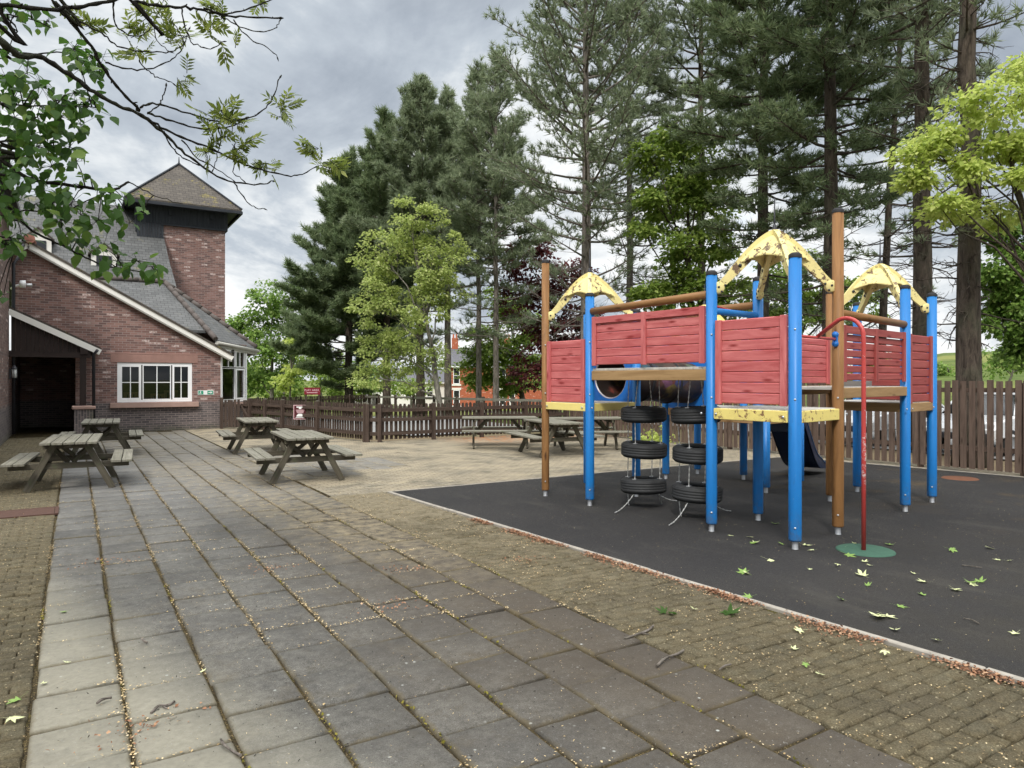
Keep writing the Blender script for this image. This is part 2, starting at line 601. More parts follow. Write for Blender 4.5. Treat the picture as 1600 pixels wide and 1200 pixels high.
# ------------------------------------------------------------------ ground
def slab_mat():
    t = T('grey_concrete_slab', .88, .22)
    o = t.co('Object'); x = t.xyz(o)
    r = t.geo()
    c = t.ramp(r, [(0, (.042, .041, .039)), (.35, (.058, .056, .053)), (.7, (.075, .072, .066)), (1, (.098, .094, .085))])
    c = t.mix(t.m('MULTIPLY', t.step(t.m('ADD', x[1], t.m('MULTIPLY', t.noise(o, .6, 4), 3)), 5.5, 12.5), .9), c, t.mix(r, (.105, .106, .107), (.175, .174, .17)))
    # aggregate speckle
    sp = t.noise(o, 170, 3, .7)
    c = t.mix(t.step(sp, .36, .64), t.mix(.6, c, (.025, .024, .023)), t.mix(.32, c, (.36, .35, .32)))
    c = t.mix(t.m('MULTIPLY', t.step(t.noise(o, 60, 4, .8), .50, .66), .5), c, (.045, .042, .036))
    mott = t.noise(t.map(o, loc=(3, 7, 0)), 13, 6, .78)
    c = t.mix(t.step(mott, .34, .66), t.mix(.45, c, (.035, .031, .024)), t.mix(.25, c, (.24, .225, .185)))
    c = t.mix(t.m('MULTIPLY', t.step(t.noise(o, 3.3, 6, .75), .52, .68), .45), c, (.085, .07, .046))
    cloud = t.noise(o, 1.7, 5, .65)
    c = t.mix(t.m('MULTIPLY', t.step(cloud, .45, .66), .6), c, (.055, .053, .050))
    # slabs mixed paler in a broken patch near the low-left of the yard
    pale_patch = t.m('MULTIPLY', t.m('SUBTRACT', 1, t.step(t.m('ADD', t.m('MULTIPLY', x[0], 1.0), t.m('MULTIPLY', x[1], .27)), 1.45, 2.0)), t.step(t.noise(o, 1.1, 5, .6), .22, .42))
    c = t.mix(t.m('MULTIPLY', pale_patch, .8), c, t.mix(t.noise(o, 24, 5, .7), (.15, .14, .108), (.32, .30, .235)))
    # brown organic film towards the beds on the right
    br = t.m('MULTIPLY', t.step(t.m('ADD', x[0], t.m('MULTIPLY', t.noise(o, 1.3, 5, .65), 1.6)), 2.0, 3.6), t.m('SUBTRACT', 1, t.step(x[1], 8.5, 11)))
    c = t.mix(t.m('MULTIPLY', br, .68), c, (.060, .046, .031))
    silt = t.m('MULTIPLY', t.step(t.m('ADD', t.m('ADD', x[0], t.m('MULTIPLY', x[1], .16)), t.m('MULTIPLY', t.noise(o, 2.2, 6, .7), 1.6)), 3.9, 4.6), t.step(x[1], 4.5, 7.5))
    c = t.mix(t.m('MULTIPLY', t.m('MULTIPLY', silt, t.step(t.noise(o, 8, 5, .7), .38, .6)), .8), c, (.235, .195, .125))
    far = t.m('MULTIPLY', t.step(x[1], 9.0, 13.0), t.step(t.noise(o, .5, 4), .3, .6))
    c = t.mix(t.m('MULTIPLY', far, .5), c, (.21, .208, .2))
    # lichen spots
    v = t.voro(o, 11, 'Distance')
    c = t.mix(t.m('MULTIPLY', t.m('SUBTRACT', 1, t.step(v, .05, .12)), t.step(t.noise(o, 2.6, 3), .5, .62)), c, (.36, .37, .34))
    # silt and moss creeping in from the joints
    uu = t.m('DIVIDE', t.m('SUBTRACT', x[0], SLX), SLW); kx = t.m('FLOOR', uu); fu = t.m('FRACT', uu)
    ex = t.m('MULTIPLY', t.m('MINIMUM', fu, t.m('SUBTRACT', 1, fu)), SLW)
    vv = t.m('FRACT', t.m('SUBTRACT', t.m('ADD', t.m('DIVIDE', t.m('SUBTRACT', x[1], 4.575), SLL), t.m('MULTIPLY', kx, .36)), 0.0))
    ey = t.m('MULTIPLY', t.m('MINIMUM', vv, t.m('SUBTRACT', 1, vv)), SLL)
    nz = t.noise(o, 9, 5, .7)
    edge = t.m('MINIMUM', ex, t.m('MULTIPLY', ey, 1.7))
    em = t.m('SUBTRACT', 1, t.step(t.m('ADD', edge, t.m('MULTIPLY', t.m('SUBTRACT', nz, .5), .075)), .004, .030))
    c = t.mix(t.m('MULTIPLY', em, .62), c, t.mix(t.noise(o, 4, 3), (.055, .045, .025), (.15, .115, .055)))
    c = t.mix(t.m('MULTIPLY', t.step(t.noise(o, 28, 5, .75), .56, .72), .35), c, (.055, .054, .052))
    c = t.mix(t.m('MULTIPLY', t.step(t.noise(o, 47, 4, .7), .62, .70), .5), c, (.27, .265, .245))
    t.col(c)
    t.bump(t.m('ADD', sp, t.m('MULTIPLY', t.noise(o, 30, 4), .7)), .6, .005)
    return t.mat


SLX, SLW, SLL = -.19, .418, .44
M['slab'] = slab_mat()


def joint_mat():
    t = T('mossy_joint_soil', .95, .1)
    o = t.co('Object')
    n = t.noise(o, 5.5, 5, .65)
    f = t.noise(o, 85, 4, .7)
    c = t.mix(t.step(n, .36, .64), (.045, .036, .022), (.155, .115, .045))
    c = t.mix(t.step(t.noise(o, 3.1, 4, .6), .57, .66), c, (.13, .115, .022))
    c = t.mix(t.step(f, .42, .72), tuple(.6 * k for k in (.045, .036, .022)), c)
    c = t.mix(t.step(t.noise(o, 120, 3, .7), .6, .68), c, (.40, .30, .16))
    t.col(c)
    t.bump(f, .9, .008)
    return t.mat


M['joint'] = joint_mat()


def paver_mat():
    t = T('mossy_block_paver', .93, .12)
    o = t.co('Object'); x = t.xyz(o)
    r = t.geo()
    c = t.ramp(r, [(0, (.07, .066, .047)), (.5, (.11, .099, .066)), (1, (.155, .138, .09))])
    n = t.noise(o, 7, 6, .7)
    c = t.mix(t.step(n, .40, .62), c, (.085, .066, .036))
    c = t.mix(t.step(t.noise(o, 2.6, 4, .7), .46, .64), c, (.145, .118, .068))
    c = t.mix(t.m('MULTIPLY', t.step(t.noise(o, 1.3, 5, .7), .5, .62), .8), c, (.062, .055, .04))
    c = t.mix(t.step(t.noise(o, 15, 5, .75), .56, .68), c, (.19, .155, .09))
    silt = t.m('MINIMUM', 1.0, t.m('MULTIPLY', t.m('ADD', t.step(x[1], 3.0, 9.6), .12), t.m('ADD', t.step(t.noise(o, 3.4, 6, .72), .38, .60), t.step(x[1], 7.5, 10.1))))
    silt = t.m('MULTIPLY', silt, t.m('ADD', .28, t.m('MULTIPLY', t.step(x[0], .5, 1.5), .72)))
    c = t.mix(t.m('MULTIPLY', silt, .92), c, t.mix(t.noise(o, 11, 5, .7), (.20, .17, .11), (.40, .34, .24)))
    f = t.noise(o, 95, 4, .75)
    c = t.mix(t.step(f, .36, .7), t.mix(.55, c, (.022, .018, .01)), t.mix(.3, c, (.26, .22, .14)))
    c = t.mix(t.step(t.noise(t.map(o, (1, 1, 1), rot=(0, 0, .6)), 36, 4, .65), .62, .7), c, (.36, .31, .205))
    t.col(c)
    t.bump(t.m('ADD', f, t.m('MULTIPLY', n, 2)), .9, .012)
    return t.mat


M['paver'] = paver_mat()


def yard_mat():
    """far end of the yard: silted block paving under bud scales"""
    t = T('silted_block_paving', .93, .12)
    o = t.co('Object'); x = t.xyz(o)
    ca, sa = math.cos(.05), math.sin(.05)
    r, gap = t.cells(t.m('ADD', x[0], 50), t.m('ADD', x[1], 50), .2, .1, .5, .016)
    c = t.ramp(r, [(0, (.165, .15, .12)), (.5, (.215, .195, .155)), (1, (.265, .24, .19))])
    silt = t.noise(o, .8, 6, .68)
    c = t.mix(t.step(silt, .38, .6), c, (.42, .36, .26))
    c = t.mix(t.step(t.noise(t.map(o, (.55, 1.6, 1)), 2.3, 5, .7), .52, .64), c, (.43, .37, .26))
    c = t.mix(t.m('MULTIPLY', t.step(t.noise(o, 1.9, 5), .56, .7), .7), c, (.11, .105, .088))
    f = t.noise(o, 60, 4, .75)
    c = t.mix(t.step(f, .38, .7), t.mix(.45, c, (.05, .04, .025)), c)
    c = t.mix(t.m('MULTIPLY', t.m('SUBTRACT', 1, gap), .55), c, (.075, .062, .035))
    # orange bud litter under the back fence
    c = t.mix(t.m('MULTIPLY', t.m('MULTIPLY', t.step(x[1], 15.6, 17.6), t.step(x[0], 8.5, 10)), t.step(t.noise(o, 6, 4), .4, .6)), c, (.33, .155, .07))
    t.col(c)
    t.bump(t.m('ADD', f, gap), .6, .006)
    return t.mat


M['yard'] = yard_mat()


def tarmac_mat():
    t = T('black_rubber_safety_surface', .9, .2)
    o = t.co('Object'); x = t.xyz(o)
    f = t.noise(o, 210, 2, .6)
    c = t.mix(t.step(f, .4, .66), (.016, .0155, .0155), (.052, .049, .047))
    c = t.mix(t.m('MULTIPLY', t.step(t.noise(o, .7, 5, .65), .42, .64), .65), c, (.021, .0205, .021))
    c = t.mix(t.m('MULTIPLY', t.step(t.noise(t.map(o, (1, .35, 1), rot=(0, 0, .5)), 1.9, 6, .7), .54, .7), .5), c, (.062, .058, .05))
    c = t.mix(t.m('MULTIPLY', t.step(t.noise(o, 34, 4, .8), .56, .68), .5), c, (.075, .072, .066))
    br = t.m('MULTIPLY', t.m('SUBTRACT', 1, t.step(x[1], 1.2, 4.6)), t.step(t.noise(o, 1.6, 5, .65), .3, .7))
    c = t.mix(t.m('MULTIPLY', br, .55), c, (.048, .041, .026))
    c = t.mix(t.m('MULTIPLY', t.step(t.noise(o, 1.0, 5, .7), .53, .7), t.step(x[0], 8, 11)), c, (.06, .046, .03))
    c = t.mix(t.step(t.voro(o, 26, 'Distance'), .075, .03), c, (.10, .098, .09))
    t.col(c)
    t.bump(f, .8, .006)
    return t.mat


M['tarmac'] = tarmac_mat()
M['kerb'] = plain('pale_concrete_kerb', (.30, .275, .235), .9, .15, var=.5, scale=11, bump=.3)
M['drain'] = plain('rusty_iron_cover', (.085, .045, .033), .8, .3, .2, .4, 22, .3)


def ground_mat():
    t = T('grass_and_worn_ground', .95, .1)
    o = t.co('Object'); x = t.xyz(o)
    n = t.noise(o, .35, 6, .65)
    c = t.mix(t.step(n, .35, .65), (.055, .085, .022), (.11, .14, .038))
    c = t.mix(t.step(t.noise(o, .06, 4), .45, .6), c, (.17, .18, .055))
    r = t.m('SQRT', t.m('ADD', t.m('MULTIPLY', x[0], x[0]), t.m('MULTIPLY', x[1], x[1])))
    # pine-needle litter close to the yard
    c = t.mix(t.m('SUBTRACT', 1, t.step(t.m('ADD', r, t.m('MULTIPLY', n, 8)), 26, 34)), c, t.mix(t.noise(o, 7, 5, .7), (.10, .075, .045), (.23, .18, .115)))
    t.col(c)
    t.bump(t.noise(o, 20, 4), .6, .02)
    return t.mat


M['ground'] = ground_mat()


def asphalt_mat():
    t = T('pale_worn_asphalt', .9, .2)
    o = t.co('Object')
    c = t.mix(t.noise(o, 1.2, 5, .7), (.22, .22, .22), (.36, .355, .34))
    t.col(t.mix(t.step(t.noise(o, 90, 3), .4, .7), t.mix(.3, c, (.08, .08, .08)), c))
    return t.mat


M['asphalt'] = asphalt_mat()


# ------------------------------------------------------------------ plants
def bark(name, a, b, sc=1.0):
    t = T(name, .95, .1)
    o = t.co('Object')
    n = t.noise(t.map(o, (7 * sc, 7 * sc, 1.6 * sc)), 1.6, 6, .7, .8)
    c = t.mix(t.ramp(n, [(.34, 0.0), (.66, 1.0)]), a, b)
    c = t.mix(t.m('MULTIPLY', t.step(t.noise(o, 1.2, 4), .5, .68), .5), c, (.085, .095, .06))
    t.col(c)
    t.bump(n, 1.0, .04)
    return t.mat


M['bark_pine'] = bark('pine_bark', (.06, .05, .043), (.27, .235, .205))
M['bark_dark'] = bark('dark_pine_bark', (.028, .022, .018), (.125, .10, .08))
M['bark_pale'] = bark('pale_grey_bark', (.08, .075, .062), (.27, .25, .21))
M['bark_twig'] = bark('lichened_dark_bark', (.012, .011, .010), (.042, .04, .032), 4)


def leaf(name, a, b, trans=.35, hi=None, rough=.5):
    m = bpy.data.materials.new(name); m.use_nodes = True
    t = T.__new__(T); t.mat = m; t.nt = m.node_tree
    t.bsdf = t.nt.nodes['Principled BSDF']; t.out = t.nt.nodes['Material Output']
    r = t.geo()
    stops = [(0, a), (.75, b)] + ([(1, hi)] if hi else [(1, b)])
    c = t.ramp(r, stops)
    t.col(c); t.set('Roughness', rough); t.set('Specular IOR Level', .25)
    tr = t.n('ShaderNodeBsdfTranslucent')
    t.put(tr.inputs[0], t.mix(.5, c, tuple(min(1, k * 1.5) for k in b)))
    mx = t.n('ShaderNodeMixShader'); mx.inputs[0].default_value = trans
    t.nt.links.new(t.bsdf.outputs[0], mx.inputs[1]); t.nt.links.new(tr.outputs[0], mx.inputs[2])
    t.nt.links.new(mx.outputs[0], t.out.inputs[0])
    return m


M['needles'] = leaf('grey_green_needles', (.12, .16, .09), (.235, .28, .165), .35, (.35, .39, .235))
M['needles_dark'] = leaf('dark_green_needles', (.085, .13, .062), (.175, .225, .11), .35, (.28, .325, .165))
M['lf_yellow'] = leaf('young_gold_green_leaves', (.21, .285, .07), (.41, .475, .15), .45, (.56, .585, .26))
M['lf_green'] = leaf('fresh_green_leaves', (.09, .17, .03), (.19, .30, .06), .4, (.31, .40, .11))
M['lf_mid'] = leaf('mid_green_leaves', (.11, .18, .032), (.235, .325, .062), .45, (.38, .44, .13))
M['lf_lime'] = leaf('lit_lime_leaves', (.26, .35, .065), (.49, .56, .15), .5, (.66, .68, .28))
M['lf_copper'] = leaf('copper_beech_leaves', (.055, .015, .017), (.14, .034, .036), .3, (.24, .07, .07))
M['lf_near'] = leaf('broad_green_leaves', (.022, .058, .010), (.055, .12, .02), .45, (.17, .25, .05), .55)
M['lf_ash'] = leaf('young_ash_leaves', (.06, .09, .016), (.16, .205, .04), .45, (.30, .33, .085))
M['lf_fall_pale'] = leaf('pale_fallen_leaf', (.36, .42, .17), (.62, .64, .36), .1)
M['lf_fall_green'] = leaf('green_fallen_leaf', (.09, .18, .035), (.22, .33, .085), .1)
M['scale_tan'] = leaf('tan_bud_scales', (.28, .19, .09), (.52, .40, .22), .0, (.62, .52, .34), .9)
M['scale_orange'] = leaf('orange_bud_scales', (.15, .07, .038), (.29, .15, .085), .0, (.42, .28, .17), .9)
M['crumb_dark'] = leaf('dark_seed_crumbs', (.012, .010, .008), (.03, .025, .02), .0, (.06, .05, .04), .9)


def paint(name, c):
    t = T(name, .25, .5); t.col(c); t.set('Metallic', 0.0); t.set('Coat Weight', .6); return t.mat


M['car_white'] = paint('white_car_paint', (.75, .76, .77))
M['car_silver'] = paint('silver_car_paint', (.45, .47, .49))
M['car_dark'] = paint('dark_car_paint', (.03, .035, .05))
M['car_glass'] = plain('tinted_car_glass', (.02, .022, .025), .08, .6)
M['headlight'] = plain('clear_headlight', (.6, .62, .64), .12, .6)
# ================================================================== GROUND
def sheet(name, pts, z, mat, kind='structure', label=None, cat=None):
    b = MB()
    b.face([(x, y, z) for x, y in pts], [(x, y) for x, y in pts])
    o = b.build(name, mat)
    return tag(o, label, cat, None, kind)


def terrain_z(x, y):
    r = math.hypot(x, y); az = math.degrees(math.atan2(x, y))
    t = max(0, min(1, (r - 26) / 55)); t = t * t * (3 - 2 * t)
    low = -.10 - 1.75 * t
    k = max(0, min(1, (az - 50) / 12)) * max(0, min(1, (130 - az) / 25))
    up = max(0, min(1, (r - 38) / 110)); up = up * up * (3 - 2 * up)
    hi = -.10 - .35 * max(0, min(1, (r - 22) / 10)) + 6.6 * up
    return lerp(low, hi, k) + (mnoise.noise((x * .02, y * .02, 0)) * .6 if r > 60 else 0)


def make_ground():
    rs = [0.01] + [4 * 1.14 ** i for i in range(44)] + [1600, 2600]
    vs, fs = [], []
    seg = 120
    for r in rs:
        for k in range(seg):
            a = 2 * PI * k / seg
            x, y = r * math.sin(a), r * math.cos(a)
            vs.append((x, y, terrain_z(x, y)))
    for i in range(len(rs) - 1):
        for k in range(seg):
            k2 = (k + 1) % seg
            fs.append((i * seg + k, (i + 1) * seg + k, (i + 1) * seg + k2, i * seg + k2))
    me = bpy.data.meshes.new('ground'); me.from_pydata(vs, [], fs)
    o = link('ground', me, M['ground'], smooth=True)
    tag(o, kind='structure')


make_ground()
tag(sheet('patio_bed', [(-1.75, .2), (4.7, .2), (4.3, 10.3), (5.6, 10.3), (5.6, 25.8), (6.2, 27.2), (-1.75, 31)], -.021, M['joint']), kind='structure')
sheet('block_yard', [(3.20, 10.12), (13.75, 10.12), (13.75, 18.6), (7.0, 18.6), (5.2, 25.6), (4.9, 27.5), (3.2, 26.6)], -.007, M['yard'])
sheet('rubber_surface', [(4.08, 10.08), (4.64, .3), (15.2, .3), (14.42, 2.0), (13.95, 6.3), (13.3, 9.9), (13.1, 10.1)], .003, M['tarmac'])
sheet('fence_verge', [(14.3, .3), (15.6, .3), (14.4, 10.1), (14.0, 18.7), (13.0, 18.7), (13.0, 10.0), (13.42, 8.0)], -.011, M['yard'])
sheet('car_park', [(16.8, -14), (46, -14), (46, 22), (19.5, 22), (17.6, 12)], -.06, M['asphalt'])
sheet('car_park_road', [(9, 20.5), (14.6, 20.5), (14.6, 30), (9.5, 34), (6.7, 34), (6.7, 28)], -.05, M['asphalt'])


def paving(name, cells, gap, mat, zj=.0025, tilt=.006, ch=.007, h=.03):
    """cells: (cx, cy, w, l); chamfered blocks, each with its own slight tilt"""
    n = len(cells); A = np.array(cells, dtype=float)
    rng = np.random.default_rng(5)
    w = A[:, 2] / 2 - gap * rng.uniform(.3, .75, n); l = A[:, 3] / 2 - gap * rng.uniform(.3, .75, n)
    cx = A[:, 0] + rng.normal(0, gap * .17, n); cy = A[:, 1] + rng.normal(0, gap * .2, n)
    rot = rng.normal(0, .0075, n)
    z0 = np.clip(rng.normal(0, zj, n), -.008, .007); tx = np.clip(rng.normal(0, tilt, n), -.02, .02); ty = np.clip(rng.normal(0, tilt, n), -.02, .02)
    sx = np.array([-1, 1, 1, -1]); sy = np.array([-1, -1, 1, 1])
    V_ = []
    for (ins, dz) in ((0, -h), (0, -ch), (ch, 0)):
        lx = sx[None] * (w - ins)[:, None]; ly = sy[None] * (l - ins)[:, None]
        X = cx[:, None] + lx * np.cos(rot)[:, None] - ly * np.sin(rot)[:, None]
        Y = cy[:, None] + lx * np.sin(rot)[:, None] + ly * np.cos(rot)[:, None]
        Z = z0[:, None] + dz + lx * tx[:, None] + ly * ty[:, None]
        V_.append(np.stack([X, Y, Z], -1))
    v = np.concatenate(V_, 1).reshape(-1, 3)
    q = [(8, 9, 10, 11)]
    for k in range(4):
        k2 = (k + 1) % 4
        q += [(k, k2, 4 + k2, 4 + k), (4 + k, 4 + k2, 8 + k2, 8 + k)]
    f = (np.array(q)[None] + (np.arange(n) * 12)[:, None, None]).reshape(-1, 4)
    o = link(name, fast_mesh(name, v, f), mat)
    return tag(o, kind='structure')


cells = []
for k in range(8):
    ph = (4.575 - .36 * SLL * k) % SLL
    for j in range(0, 58):
        y = ph + j * SLL
        if .6 < y < 25.9:
            cells.append((SLX + SLW * (k + .5), y + SLL / 2, SLW, SLL))
for k in range(8, 14):
    ph = (4.575 - .36 * SLL * k) % SLL
    for j in range(0, 58):
        y = ph + j * SLL; x = SLX + SLW * (k + .5)
        lim = 11.6 + .25 * (k - 8) + random.uniform(-.3, .3)
        top = 17.5 - .55 * (k - 8) + random.uniform(-.6, .6)
        if lim < y < top: cells.append((x, y + SLL / 2, SLW, SLL))
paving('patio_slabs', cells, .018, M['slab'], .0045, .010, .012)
cells = []
for j in range(0, 245):
    y = .6 + j * .1
    for k in range(-1, 7):
        x0 = -1.60 + .2 * k + (.1 if j % 2 else 0); x1 = x0 + .2
        x0 = max(x0, -1.60); x1 = min(x1, -.195)
        if x1 - x0 > .05: cells.append(((x0 + x1) / 2, y + .05, x1 - x0, .1))
paving('paver_border', cells, .006, M['paver'], .003, .022, .010)
cells = []
for j in range(0, 96):
    y = .6 + j * .1
    xe = lerp(4.62, 4.03, (y - .3) / 9.8)
    for k in range(-1, 9):
        x0 = 3.16 + .2 * k + (.1 if j % 2 else 0); x1 = x0 + .2
        x0 = max(x0, 3.16); x1 = min(x1, xe - .035)
        if x1 - x0 > .04: cells.append(((x0 + x1) / 2, y + .05, x1 - x0, .1))
paving('paver_strip', cells, .006, M['paver'], .003, .022, .010)


def kerb_run():
    p, q = V(4.64, .3, 0), V(4.035, 10.08, 0)
    n = 11; b = MB()
    for i in range(n):
        a = p.lerp(q, i / n); c = p.lerp(q, (i + .992) / n)
        dx = random.uniform(-.008, .008)
        z = .004 + random.uniform(-.004, .008)
        b.beam(a + V(dx, 0, z - .03), c + V(dx + random.uniform(-.006, .006), 0, z - .03), .052, .07)
    o = b.build('kerb_edging', M['kerb'], bev=.006); tag(o, kind='structure')
    b = MB()
    pts = [(4.06, 10.105), (7.9, 10.14), (13.05, 10.15), (13.35, 9.95)]
    for i in range(3):
        b.beam(V(*pts[i], -.012), V(*pts[i + 1], -.012), .04, .04)
    pts = [(13.35, 9.95), (14.0, 6.3), (14.46, 2.0), (14.9, .3)]
    for i in range(3):
        b.beam(V(*pts[i], -.012), V(*pts[i + 1], -.012), .05, .045)
    tag(b.build('surface_edging', M['kerb']), kind='structure')


kerb_run()

# ================================================================== PUB
pub = thing('pub_building', 'red brick pub wing with white windows, slate roofs and a square brick tower', 'building', (4.38, 26.5, 0))
POF = V(4.38, 26.5, 0)


def pb(b, name, mat, parent=None, bev=None):
    """build at world coordinates, then hang under the pub"""
    o = b.build(name, mat, None, bev)
    if parent is None: parent = pub
    o.parent = parent
    # parents have no rotation: cancel the root offset
    o.location = -POF if parent == pub else (0, 0, 0)
    return o


def zv(x): return 5.95 - (x + 1.18) * .5697


def zw(x): return zv(x) - .16


YF = 26.5
b = MB()
b.prism([(0, 2.5), (1.65, 2.5), (1.65, zw(.05)), (.42, zw(-1.18)), (0, zw(-1.18) - .24)], (-1.6, YF), (.05, YF), .3, u0=-1.6)
b.prism([(0, -.1), (1.16, -.1), (1.16, zw(1.21)), (0, zw(.05))], (.05, YF), (1.21, YF), .3, u0=.05)
b.prism([(0, -.1), (2.25, -.1), (2.25, .95), (0, .95)], (1.21, YF), (3.46, YF), .3, u0=1.21)
b.prism([(0, 2.26), (2.25, 2.26), (2.25, zw(3.46)), (0, zw(1.21))], (1.21, YF), (3.46, YF), .3, u0=1.21)
b.prism([(0, -.1), (.92, -.1), (.92, zw(4.38)), (0, zw(3.46))], (3.46, YF), (4.38, YF), .3, u0=3.46)
# recess under the porch
b.wall((-2.0, 30.6), (.3, 30.6), -.1, 2.5, .2)
b.wall((.05, 30.6), (.05, 26.8), -.1, 2.5, .2)
b.wall((-1.62, 25.32), (-1.62, 30.6), -.1, 2.55, .3)
# canted corner below and above its window, then the side wall
CA, CB = V(4.38, 26.5, 0), V(5.46, 27.58, 0)
b.wall(CA, CB, -.1, .86, .28)
b.wall(CA, CB, 2.78, 2.98, .28)
b.wall(CB, (5.46, 33), 0, 2.98, .28)
pw = pb(b, 'wall', M['brick'])
b = MB()
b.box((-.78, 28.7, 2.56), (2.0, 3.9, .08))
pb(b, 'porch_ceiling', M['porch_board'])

# stone band, sill
b = MB()
b.box((2.33, YF + .01, 2.395), (2.62, .05, .26)); b.box((2.33, YF + .01, 2.56), (3.0, .04, .06))
pb(b, 'stone_lintel', M['stone_red'], bev=.006)


def casement(a, bq, z0, z1, cols, name, bars=True, inset=.06, trans=None, fw=.075, glass_name='pane'):
    """frame from plan point a to bq; cols = list of (u0,u1,nx,ny)"""
    a = V(*a[:2], 0); bq = V(*bq[:2], 0)
    d = (bq - a).normalized(); n = V(-d.y, d.x, 0); L = (bq - a).length
    b = MB(); g = MB()
    P = lambda u, z, k=0: a + d * u + n * (inset + k) + V(0, 0, z)
    for (u, w) in ((fw / 2, fw), (L - fw / 2, fw)):
        b.beam(P(u, z0), P(u, z1), w, .07, up=n)
    for z in (z0 + fw / 2, z1 - fw / 2):
        b.beam(P(fw, z), P(L - fw, z), .07, fw)
    for (u0, u1, q0, q1, nx, ny, sash) in cols:
        s = sash
        if s:
            for (u, w) in ((u0 + s / 2, s), (u1 - s / 2, s)):
                b.beam(P(u, q0, -.012), P(u, q1, -.012), w, .05, up=n)
            for z in (q0 + s / 2, q1 - s / 2):
                b.beam(P(u0 + s, z, -.012), P(u1 - s, z, -.012), .05, s)
        x0, x1, y0, y1 = u0 + s, u1 - s, q0 + s, q1 - s
        for i in range(1, nx):
            u = lerp(x0, x1, i / nx)
            b.beam(P(u, y0, -.008), P(u, y1, -.008), .026, .03, up=n)
        for j in range(1, ny):
            z = lerp(y0, y1, j / ny)
            b.beam(P(x0, z, -.004), P(x1, z, -.004), .03, .026)
        g.face([P(x0, y0, .012), P(x1, y0, .012), P(x1, y1, .012), P(x0, y1, .012)], [(0, 0), (1, 0), (1, 1), (0, 1)])
    w = pb(b, name, M['upvc'])
    go = pb(g, glass_name, M['glass'], w)
    return w


casement((1.21, YF), (3.46, YF), .95, 2.26, [(.07, .70, 1.02, 2.19, 2, 2, .07), (.74, 1.60, 1.02, 2.19, 2, 2, .03), (1.64, 2.18, 1.02, 2.19, 2, 2, .055)], 'window')
b = MB(); b.box((2.33, YF - .03, .855), (2.66, .22, .17))
pb(b, 'window_sill', M['stone'], bev=.01)
L = (CB - CA).length
casement(CA, CB, .90, 2.78, [(.07, .82, .98, 2.10, 1, 1, .015), (.07, .82, 2.14, 2.72, 2, 1, .015), (.86, 1.40, .98, 2.10, 1, 1, .06), (.86, 1.40, 2.14, 2.72, 2, 1, .03)], 'corner_window', inset=.02)
b = MB(); d = (CB - CA).normalized(); nn = V(d.y, -d.x, 0)
b.beam(CA + d * .75 + nn * .04 + V(0, 0, .80), CB + d * .1 + nn * .04 + V(0, 0, .80), .2, .14)
pb(b, 'corner_sill', M['stone'], bev=.01)
# rooms behind the glass
b = MB()
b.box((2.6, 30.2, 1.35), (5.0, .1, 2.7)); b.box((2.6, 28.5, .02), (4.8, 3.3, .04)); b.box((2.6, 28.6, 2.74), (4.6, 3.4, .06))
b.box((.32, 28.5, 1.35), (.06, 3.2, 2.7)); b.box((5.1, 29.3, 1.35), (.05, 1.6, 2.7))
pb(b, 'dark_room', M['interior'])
for (x, y, h, lb) in ((1.7, 28.2, 1.25, 'dark wooden chair behind the left panes of the pub window'), (2.5, 27.7, 1.2, 'dark wooden chair nearest the middle panes of the pub window'), (3.0, 28.4, 1.3, 'dark wooden chair behind the right panes of the pub window'), (4.4, 28.1, 1.35, 'dark wooden chair behind the tall canted corner window')):
    ch = thing('dining_chair', lb, 'chair', (x, y, .04), random.uniform(-.4, .4), 'chairs inside the pub windows')
    b = MB()
    for k in range(4): b.box((-.15 + .1 * k, 0, h - .3), (.05, .03, .45))
    b.box((0, 0, h - .07), (.45, .035, .07)); b.build('backrest', M['lino'], ch)
    b = MB(); b.box((0, .24, .46), (.44, .44, .05)); b.build('seat', M['lino'], ch, bev=.01)
    for sx in (-.2, .2):
        for yy, hh in ((0, h - .1), (.43, .44)):
            b = MB(); b.box((sx, yy, hh / 2), (.045, .045, hh)); b.build('leg', M['lino'], ch)
b = MB()
q0 = CA + d * 1.02 - nn * .16
pts = [(q0 + d * (.022 * i) - nn * (.025 * (i % 2))) for i in range(15)]
for i in range(14):
    p, q = pts[i], pts[i + 1]
    b.face([p + V(0, 0, .95), q + V(0, 0, .95), q.lerp(q0 + d * .2, .25) + V(0, 0, 2.7), p.lerp(q0 + d * .2, .25) + V(0, 0, 2.7)], [(0, 0), (1, 0), (1, 1), (0, 1)])
pb(b, 'curtain', M['curtain'])

# roofs
b = MB()
A_, B_, H_ = V(4.18, 26.28, 3.07), V(5.9, 28.0, 2.88), V(2.97, 30, 5.37)
t0 = .15
e0 = A_.lerp(H_, .155)
b.slab([V(-1.5, e0.y, e0.z), e0, H_, V(-1.5, 30, 5.37)], .1)
b.slab([A_, B_, H_], .1)
b.slab([B_, V(5.9, 33, 2.88), V(2.97, 33, 5.37), H_], .1)
low = pb(b, 'low_roof', M['slate'])
b = MB()
for (p, q) in ((A_, H_), (V(-1.5, 30, 5.40), H_ + V(0, 0, .03)), (H_, B_)):
    n_ = max(3, int((q - p).length / .42))
    for i in range(n_):
        a = p.lerp(q, i / n_) + V(0, 0, .03); c = p.lerp(q, (i + .97) / n_) + V(0, 0, .045)
        b.tube([a, c], [.085, .095], 8)
pb(b, 'ridge_tile', M['terracotta_dark'], low)
b = MB()
for (p, q) in ((A_, B_), (B_, V(5.9, 33, 2.88))):
    b.beam(p + V(0, 0, -.17), q + V(0, 0, -.17), .05, .16)
    b.tube([p + nn * .07 + V(0, 0, -.1), q + nn * .07 + V(0, 0, -.1)], .06, 8)
pb(b, 'gutter', M['gutter'])
b = MB()
